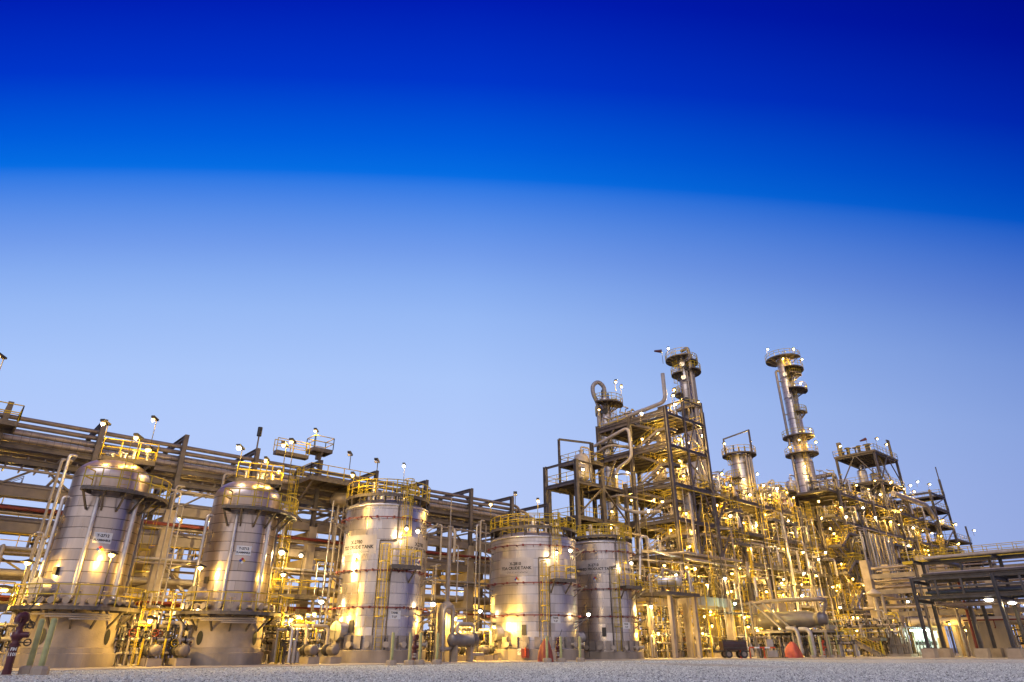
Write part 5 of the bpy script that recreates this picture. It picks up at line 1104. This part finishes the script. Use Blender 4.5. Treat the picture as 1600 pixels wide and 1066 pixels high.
# ---------------- dark rack coming forward on the right
rr_ = thing('pipe_rack', (88, 20, G0), 'dark steel pipe rack on concrete blocks coming forward at the right edge', 'pipe rack')
YD = [28.0, 20.2, 12.4, 4.6]; ZD = (6.25, 8.15)
for Y in YD:
    for X in (85.0, 90.0):
        MB().box(X-.62, X+.62, Y-.62, Y+.62, G0, 1.12).build('footing', CONC, rr_); MB().box(X-.4, X+.4, Y-.4, Y+.4, 1.12, 1.2).build('base_plate', STEELB, rr_)
        MB().hbeam((X, Y, 1.2), (X, Y, 8.3 if X < 87 else 10.4), .3, .32, .05).build('column', STEELB, rr_)
    for z in (5.9, 7.9, 10.2): MB().hbeam((85.17 if z < 9 else 87, Y, z), (89.83, Y, z), .26, .36).build('cross_beam', STEELB, rr_)
for a, b_ in zip(YD, YD[1:]):
    for X in (85.0, 90.0):
        q = MB()
        for z in (6.2, 8.15): q.hbeam((X, a-.17, z), (X, b_+.17, z), .26, .36)
        q.bar((X, a-.2, 7.2), (X, b_+.2, 7.2), .16, .2)
        if X > 87: q.hbeam((X, a-.17, 10.25), (X, b_+.17, 10.25), .26, .36)
        for f_ in (.3, .62): y = a+(b_-a)*f_; q.bar((X, y, 6.38), (X, y, 7.96), .2)
        if X > 87: y = a+(b_-a)*.5; q.bar((X, y, 8.34), (X, y, 10.06), .2)
        q.build('side_beam', STEELB, rr_)
for X, Y in ((90.0, 24.4), (95.0, 24.4), (95.0, 20.2)):
    MB().box(X-.62, X+.62, Y-.62, Y+.62, G0, 1.12).build('footing', CONC, rr_); MB().hbeam((X, Y, 1.125), (X, Y, 6.0), .3, .32, .05).build('column', STEELB, rr_)
for z, X0, X1 in ((5.9, 90.2, 95), (5.7, 90.2, 95)): MB().hbeam((X0, 24.4 if z > 5.8 else 20.2, z), (X1, 24.4 if z > 5.8 else 20.2, z), .2, .3).build('tie_beam', STEELB, rr_)
for j, (X, z, r, m) in enumerate(((85.8, 6.7, .2, BLUEP), (86.7, 6.75, .28, PIPED), (87.7, 6.7, .2, PIPEG), (88.8, 6.8, .3, BLUEP), (86.0, 8.6, .2, PIPED), (87.0, 8.7, .28, PIPEG), (88.3, 8.65, .25, BLUEP), (89.2, 8.6, .16, PIPED), (88.0, 10.6, .2, PIPEG), (89, 10.65, .26, PIPED), (86.3, 5.5, .12, PIPER), (88.5, 5.45, .16, PIPER), (87.3, 5.5, .1, ALUR))):
    q = MB(); q.path([(X, -8, z), (X, 27.2-(j % 4)*.3, z), (99+j*.2, 27.2-(j % 4)*.3, z)], r*.85, 10, bend=.5); queue(q.build('rack_pipe', m), 'pipe', 'on the dark rack at the right edge', 'pipe', 'pipes on the dark rack', 'near', X)
wk = thing('access_platform', (94, 20, G0), 'yellow railed walkway above and behind the dark rack at the right edge', 'platform')
deck(wk, 92.6, 94.2, -6, 31, 10.9, 'LRB', railm=YEL); q = MB(); q.bar((92.5, -6, 10.72), (92.5, 31, 10.72), .1, .36); q.build('edge_beam', YEL, wk)
for Y in (30, 22, 14, 6): MB().hbeam((93.4, Y, G0), (93.4, Y, 10.55), .28, .28).build('leg', STEEL2, wk)
# ---------------- concrete rack behind it
re_ = thing('pipe_rack', (102, 36, G0), 'pale concrete pipe rack with stacked pipes behind the big floodlight', 'pipe rack')
for Y in (38.2, 31.0, 24, 17):
    for X in (99.5, 107):
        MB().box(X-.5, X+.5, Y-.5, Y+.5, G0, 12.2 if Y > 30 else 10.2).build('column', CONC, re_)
    for z in (5.4, 8.2): MB().box(100.01, 106.49, Y-.4, Y+.4, z-.5, z+.3).build('cross_beam', CONC, re_)
for a, b_ in zip((38.2, 31, 24), (31, 24, 17)):
    for z in (5.2, 8.0, 10): MB().box(99.2, 99.8, b_+.51, a-.51, z-.3, z+.3).build('side_beam', STEEL2, re_)
for j in range(16):
    X = 99.0+(j % 5)*1.5; z = (6.0, 7.1, 8.8, 9.8, 10.7)[j % 5] if j < 10 else (6.4, 9.2, 11.3)[j % 3]; r = random.choice((.10, .14, .19)); q = MB().tube((X+j*.1, 10, z), (X+j*.1, 39.5, z), r, 12); queue(q.build('rack_pipe', random.choice((ALUR, PIPER, ALU2, PIPER))), 'insulated pipe', 'on the pale concrete rack', 'pipe', 'pipes on the concrete rack', 'near', X+j*.1)
q = MB().tube((98.6, 12, 4.1), (98.6, 34, 4.1), .5, 20); k = MB()
o = q.build('duct', BEIGE); tag(o, 'very thick pale pipe low in front of the concrete rack', 'pipe')
for y in range(13, 34, 3): k.tube((98.6, y, 4.1), (98.6, y+.1, 4.1), .54, 20)
k.build('support_band', ALU2, o)
for y in (15, 22, 29): MB().box(98.3, 98.9, y-.2, y+.2, G0, 3.6).build('support', CONC, o)
# exhaust hood
p = atx(1366, 930, 97); vh = thing('vent_hood', (97, p.y, G0), 'pale mushroom shaped vent on a pair of pipes beside the concrete rack', 'vent')
q = MB(); q.lathe([(.3, -.2), (.95, .05), (1.0, .15), (.2, .75), (.05, .78)], (97, p.y, p.z), 20, sm=False); q.build('hood', BEIGE, vh); q = MB(); q.tube((97, p.y, G0), (97, p.y, p.z), .26, 14); q.tube((97.3, p.y-.8, G0), (97.3, p.y-.8, p.z), .2, 12); q.build('pipe', ALU2, vh)
# lit shelter
y1, y0 = atx(1424, 1010, 96).y, atx(1462, 1010, 96).y
sh = thing('shelter', (97.5, (y0+y1)/2, G0), 'open shelter with pale green white lit panels and a tubular lamp under its roof', 'shelter')
MB().box(97.8, 98.0, y0, y1, G0, 3.1).build('back_wall', CABIN, sh)
q = MB(); q.box(95.4, 98.3, y0-.4, y1+.4, 3.42, 3.52)
for i in range(9): q.box(95.3, 98.4, y0-.3+i*(y1-y0+.5)/8, y0-.2+i*(y1-y0+.5)/8, 3.53, 3.62)
q.build('roof', TRAY, sh)
for y in (y0-.2, y1+.2):
    for X in (95.6, 98.1): MB().bar((X, y, G0), (X, y, 3.41), .1).build('post', GREENP, sh)
for i in range(6):
    yy = y0+.3+i*(y1-y0-.6)/5; c = MB().box(97.3, 97.78, yy-.28, yy+.28, .5+(i % 2)*.2, 2.3).build('cabinet', CABIN, sh); MB().box(97.27, 97.29, yy-.12, yy+.12, 1.5, 1.9).build('gauge_panel', CAST, c)
tb2 = MB(); tb2.tube((96.3, y0+.2, 3.15), (96.3, y1-.2, 3.15), .1, 8); tb2.build('tube_lamp', LENSG, sh)
la = bpy.data.lights.new('tube_light', 'POINT'); la.energy = 260; la.color = (.75, 1, .85); la.shadow_soft_size = .3
lo = bpy.data.objects.new('tube_light', la); COL.objects.link(lo); lo.parent = sh; lo.location = Vector((96.2, (y0+y1)/2, 2.85))-Vector(ORG[sh.name])
# brown boxes, stairs
y1, y0 = atx(1384, 1010, 95).y, atx(1424, 1010, 95).y
ps = thing('equipment_skid', (95.6, (y0+y1)/2, G0), 'crowded grey equipment skid left of the lit shelter', 'equipment')
q = MB(); q.box(94.6, 96.8, y0+.1, y1, G0, .5); q.build('base', CONC, ps)
for i in range(9):
    yy = y0+.5+i*(y1-y0-1)/8; q = MB(); h = random.uniform(1.2, 2.6); q.box(94.9+(i % 3)*.5, 95.5+(i % 3)*.5, yy-.28, yy+.28, .5, .5+h); b2 = q.build('cabinet', random.choice((STEEL2, BEIGE, ALU2)), ps)
    w = MB(); w.path([(94.8, yy, .6), (94.8, yy, .9+h), (96.5, yy+.3, .9+h)], .07, 8); w.lathe([(.2, -.05), (.2, .05)], (94.75, yy, 1.4), 12, 'x'); w.build('pipe', ALU2, b2)
q = MB()
for z in (3.0, 3.5): q.bar((94.6, y0, z), (94.6, y1+6, z), .2)
for i in range(5): q.bar((94.6, y0+i*2.4, .5), (94.6, y0+i*2.4, 3.5), .14)
q.build('frame', STEEL2, ps)
y1, y0 = atx(1318, 1015, 92).y, atx(1380, 1015, 92).y
yp = thing('access_platform', (93, (y0+y1)/2, G0), 'bright yellow platform with a stair coming down toward the gravel', 'platform')
deck(yp, 92, 95, y0, y1, 2.3, 'LRFB'); [MB().bar((X, y, G0), (X, y, 1.96), .14).build('leg', YEL, yp) for X in (92.2, 94.8) for y in (y0+.2, y1-.2)]
flight(yp, (91.0, (y0+y1)/2-2.6, G0), (91.5, (y0+y1)/2+1.4, 2.3), 1.0)
for i in range(6): spool(93.4+random.uniform(0, 3), y0+i*1.6, G0 if i % 2 else 2.3, PI/2, 'around the yellow platform before the concrete rack')
# concrete wall and its pipe
y1, y0 = atx(1529, 1010, 100).y, atx(1592, 1010, 100).y
wl = thing('concrete_wall', (100, (y0+y1)/2, G0), 'plain concrete wall with a red pipe along its top behind the dark rack', 'wall')
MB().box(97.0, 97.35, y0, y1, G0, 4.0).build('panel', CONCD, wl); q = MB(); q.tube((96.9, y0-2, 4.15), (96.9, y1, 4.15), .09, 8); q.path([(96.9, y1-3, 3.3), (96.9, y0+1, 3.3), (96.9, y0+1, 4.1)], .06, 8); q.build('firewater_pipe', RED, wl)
for i, Y in enumerate((27.5, 26.4, 25.8, 18.6)): queue(MB().tube((95.8, Y, G0), (95.8, Y, 8.4), .16, 10).build('riser_pipe', (ALU2, RED, ALU2, BEIGE)[i]), 'upright pipe', 'behind the dark rack at the right edge', 'pipe', 'risers behind the dark rack')
for i in range(4): spool(99, 18+i*2.4, G0, PI/2, 'behind the concrete wall and the dark rack')
# flags / wind socks
for i, (p, z0, lab) in enumerate(((at(1034, 549, 55), 45.4, 'small dark wind sock above the column behind the tallest tower'), (at(1353, 686, 46), 35.5, 'small dark wind sock above the square tower roof'))):
    t = thing('wind_sock', (p.x, p.y, z0 if i else p.z-2), lab, 'wind sock'); q = MB(); q.tube((p.x, p.y, z0 if i else p.z-2.2), (p.x, p.y, p.z+.2), .04, 6); q.build('pole', STEEL, t)
    q = MB(); q.tube((p.x, p.y, p.z), (p.x-.8, p.y+.9, p.z+.1-.5*i), .3, 10, .14); q.build('sock', MAROON, t)
# far mast
p = at(407, 668, 56); mt = thing('signal_mast', (p.x, 56, 17), 'thin mast with a dark cylinder on top of a rack portal', 'mast'); q = MB(); q.tube((p.x, 56, 16.9), (p.x, 56, p.z-.8), .07, 8); q.build('pole', STEEL, mt); q = MB(); q.tube((p.x, 56, p.z-.8), (p.x, 56, p.z), .2, 12); q.build('horn', BLACK, mt)
# ================================================================ LAMPS, as the photograph shows them
LT = {
 'above the domed vessel at far left': (47, [(168, 667), (244, 660)]),
 'above the second domed vessel': (47.5, [(378, 705), (447, 700), (459, 695)]),
 'above the first flat tank': (47, [(590, 725, 'o'), (632, 731), (548, 714, 'o'), (553, 746)]),
 'above the widest flat tank': (46.5, [(767, 791), (840, 785), (805, 776, 'o')]),
 'above the half hidden flat tank': (47, [(955, 801), (936, 795, 'o')]),
 'on the lookout platform above the rack': (55.5, [(495, 677)]),
 'left of the tallest tower': (54, [(935, 643), (910, 736), (919, 756), (962, 746), (979, 739), (985, 783), (995, 843), (954, 826), (1000, 870)]),
 'on the upper half of the tallest tower': (47.5, [(1001, 649), (1050, 621), (1053, 635), (1090, 631), (1052, 612), (1002, 689), (1059, 688), (1076, 694), (1096, 682), (970, 607), (961, 600)]),
 'on the lower half of the tallest tower': (46.5, [(1027, 740), (1066, 746), (1087, 734), (1033, 786), (1070, 804), (1076, 855), (1084, 889), (1036, 885), (1070, 939), (1102, 915), (1016, 949), (1027, 990), (1096, 990), (1055, 900), (1046, 830), (1012, 800)]),
 'on the column behind the tallest tower': (54.6, [(1043, 547), (1079, 558)]),
 'on the tall silver column': (52.6, [(1198, 548), (1238, 547), (1251, 564), (1222, 562), (1249, 601), (1253, 610), (1264, 672), (1247, 689), (1273, 692), (1232, 700), (1256, 730), (1275, 772)]),
 'on the stout silver column': (52.4, [(1130, 695), (1172, 692), (1144, 762), (1160, 750)]),
 'on the top floor of the long middle structure': (46.3, [(1126, 742), (1139, 760), (1182, 742), (1191, 760), (1212, 765), (1226, 771), (1201, 775), (1170, 775)]),
 'in the upper half of the long middle structure': (46.3, [(1139, 808), (1160, 818), (1194, 805), (1205, 842), (1219, 859), (1240, 831), (1180, 822), (1148, 850), (1168, 858), (1230, 815)]),
 'in the lower half of the long middle structure': (46, [(1154, 888), (1178, 891), (1219, 912), (1222, 930), (1254, 897), (1262, 920), (1250, 914), (1130, 905), (1140, 925), (1195, 925), (1205, 955), (1160, 965), (1240, 955), (1180, 985)]),
 'on the square tower and the floor below it': (44.4, [(1310, 699), (1368, 687), (1383, 696), (1364, 753), (1335, 760), (1354, 766), (1390, 754), (1373, 774), (1389, 816), (1405, 798)]),
 'on the upper floors beyond the tall column': (44.8, [(1238, 779), (1282, 810), (1319, 809), (1311, 794), (1365, 810), (1345, 795), (1323, 832), (1349, 837), (1300, 835), (1386, 847), (1355, 857), (1371, 832)]),
 'on the lower floors beyond the tall column': (43.8, [(1252, 864), (1288, 864), (1277, 875), (1312, 882), (1298, 918), (1272, 900), (1330, 905), (1345, 925), (1310, 950), (1330, 965), (1283, 945)]),
 'on the rightmost tower': (44, [(1410, 765), (1426, 769), (1450, 758), (1432, 754), (1420, 760), (1440, 830), (1453, 834), (1424, 826), (1471, 814), (1490, 820), (1416, 854), (1442, 860), (1449, 868), (1469, 838), (1496, 850)]),
}
SUN_ = {(632, 731), (244, 660), (168, 667), (447, 700)}
for where, (Y, L) in LT.items():
    for it in L:
        p = at(it[0], it[1], Y+random.uniform(-.2, .2)); oth = len(it) > 2
        far = p.x > 60
        lamp(p, where, what=('unlit' if oth else 'lit')+' pole lamp', lens='o' if oth else random.choice('wwb'), power=1200 if far and ('column' in where or 'upper half of the tallest' in where) and 'beyond' not in where else random.choice((350, 600, 700, 1150)) if far else 640, group='lamps '+where)
# lamps at ground level and on the tanks
GL = [((445, 866), 50.0, 'big bright floodlight right of the second domed vessel', 5200, 'b'), ((252, 952), 50.5, 'bright floodlight at the foot of the rack between the two domed vessels', 1400, 'b'), ((470, 965), 51, 'bright lamp below the yellow platform left of the first flat tank', 1200, 'w'),
      ((712, 967), 45.6, 'bright lamp beside the small beige drum', 1300, 'w'), ((738, 977), 48.5, 'bright lamp low under the rack left of the widest tank', 2600, 'w'), ((285, 812), 64, 'lamp above the silver drum beyond the rack', 900, 'w'), ((473, 870), 54.5, 'small lamp on the caged ladder left of the first flat tank', 400, 'b'),
      ((20, 925), 50, 'lamp on the walkway left of the domed vessel at far left', 1200, 'w'), ((5, 563), 52, 'lamp high at the left edge above the pipe rack', 500, 'w'), ((1250, 932), 47, 'biggest bright floodlight above the dark drum', 1700, 'b'), ((1222, 929), 47, 'bright lamp on a pole left of the biggest floodlight above the dark drum', 800, 'w'),
      ((1146, 944), 44.0, 'greenish white lamp on the concrete column above the trailer', 500, 'g'), ((1520, 830), 40, 'tall lamp post rising behind the dark rack', 300, 'b')]
for (px, py), Y, lab, pw, ln in GL:
    p = at(px, py, Y); o = lamp(p, lab, lens=ln, power=pw, hgt=None if Y < 60 else 2.0); ROWS.pop(('lit pole lamp', lab)); o['label'] = lab; o['group'] = 'single floodlights'
    if pw >= 1200 and o.location.z < 10: o.scale = (1.4, 1.4, 1.0)
p = atx(1415, 941, 94); o =  lamp(p, 'zz', power=560, lens='b'); ROWS.pop(('lit pole lamp', 'zz')); o['label'] = 'very bright floodlight in front of the pale concrete rack'; o['group'] = 'single floodlights'
for px, py in ((1400, 983), (1480, 975), (1525, 975), (1557, 975), (1594, 975), (1505, 985)): lamp(atx(px, py, 97.5 if px < 1500 else 101), 'behind the dark rack at the right edge', what='small lit lamp', power=500)
for px, py in ((1549, 951), (1586, 956), (1612, 960)): lamp(atx(px, py, 86.5)+Vector((0, 0, .9)), 'hanging under the dark rack', what='wide white lit pendant lamp', kind='pend', lens='b', power=330, hgt=.7)
for (cx, cy, r, da, z, hh, wh) in ((7.93, 48, 2.16, .30, 6.1, 2.8, 'on the lower platform of the domed vessel at far left'), (16.71, 48, 2.26, -.68, 5.9, 2.6, 'on the lower platform of the second domed vessel'), (16.71, 48, 2.26, 1.2, 5.8, 2.5, 'on the lower platform of the second domed vessel'), (7.93, 48, 2.16, -1.2, 5.6, 2.3, 'on the lower platform of the domed vessel at far left')):
    a = math.atan2(-cy, -cx)+da; lamp(Vector((cx+(r+1.1)*cos(a), cy+(r+1.1)*sin(a), z)), wh, what='dish shaded lamp', kind='dish', power=620, hgt=hh)
for (cx, cy, r, das, zs, wh) in ((7.93, 48, 2.16, (1.35, .5), (12.9, 13.3), 'shining on the dome at far left'), (16.71, 48, 2.26, (1.3, .45), (12.9, 13.3), 'shining on the second dome')):
    for da, z in zip(das, zs): a = math.atan2(-cy, -cx)+da; lamp(Vector((cx+(r*.9)*cos(a), cy+(r*.9)*sin(a), z)), wh, what='small lit lamp', power=300, hgt=.8)
for (cx, cy, r, da, z, wh) in ((28.4, 48, 3.34, .38, 9.4, 'above the half way landing of the first flat tank'), (28.4, 48, 3.34, .62, 9.3, 'above the half way landing of the first flat tank'), (45.11, 48, 4.13, .42, 8.9, 'above the half way landing of the widest tank'), (45.11, 48, 4.13, .72, 9.2, 'above the half way landing of the widest tank'), (55.9, 48.6, 3.3, .75, 9.0, 'above the half way landing of the half hidden tank'),
                               (28.4, 48, 3.34, -1.42, 4.3, 'beside the left foot of the first flat tank'), (45.11, 48, 4.13, -1.35, 4.2, 'beside the left foot of the widest tank'), (28.4, 48, 3.34, 1.3, 4.2, 'beside the right foot of the first flat tank'), (45.11, 48, 4.13, 1.3, 3.9, 'beside the right foot of the widest tank')):
    a = math.atan2(-cy, -cx)+da; lamp(Vector((cx+(r+1.0)*cos(a), cy+(r+1.0)*sin(a), z)), wh, what='small lit lamp', power=260 if z > 8 else 110, hgt=2.4 if z > 8 else z-G0, lens='b')
# lamps deep in the plant, below each floor
for (X0, X1, n, Y, zs, wh) in ((70, 74, 2, 50, (10.4, 14.6, 18.8, 23.7, 28), 'under the floors inside the tallest tower'), (78, 104, 6, 50.5, (5.4, 10.4, 14.6, 18.8), 'under the floors of the long middle structure'), (110, 155, 8, 48, (5.4, 10.4, 14.5, 19, 23.6), 'under the floors of the long right hand structure')):
    for z in zs:
        for i in range(n): lamp(Vector((X0+(i+.5+random.uniform(-.3, .3))*(X1-X0)/n, Y+random.uniform(-2, 2), z)), wh, what='lit lamp', power=720, hgt=1.6)
for i in range(9): lamp(Vector((-4+i*6.6, 63.4, 5.6)), 'under the far side of the pipe rack', what='lit lamp', power=1900, hgt=2)
for i in range(9): lamp(Vector((-3+i*6.6, 64.2, 12)), 'under the upper tier of the pipe rack', what='lit lamp', power=420, hgt=1.5)
for i in range(6): lamp(Vector((69+i*7.5, 44.4, 3.4)), 'along the foot of the process structures', what='lit lamp', power=850)
# lamps among the pipework at ground level between the tanks
for i, (x, y, z, wh) in enumerate(((11.6, 45.4, 2.6, 'between the two domed vessels'), (13.4, 51.0, 3.0, 'between the two domed vessels'), (20.6, 46.2, 2.9, 'left of the first flat tank'), (23.2, 48.2, 3.4, 'left of the first flat tank'), (2.2, 46.6, 2.6, 'left of the domed vessel at far left'), (4.2, 51.6, 3.6, 'left of the domed vessel at far left'), (36.2, 48.4, 2.8, 'between the first two flat tanks'), (39.2, 46.8, 2.8, 'between the first two flat tanks'))):
    lamp(Vector((x, y, z)), wh, what='lit lamp low', power=900)
for i in range(8): lamp(Vector((60+i*6.5, 61.0, (3.6, 7.4, 11.2)[i % 3])), 'behind the tallest tower and long middle structure', what='lit lamp', power=1300)
for i in range(5): lamp(Vector((59.5+i*3.4, 47.9+(i % 2)*5, 4.6)), 'on the ground under the tallest tower', what='lit lamp', power=900)
for L in ROWS.values():
    for o in L:
        if o.name.startswith('flood_lamp') and o.scale[0] == 1: s_ = random.choice((.8, 1, 1, 1.15, 1.3)); o.scale = (s_, s_, 1)
write_labels()
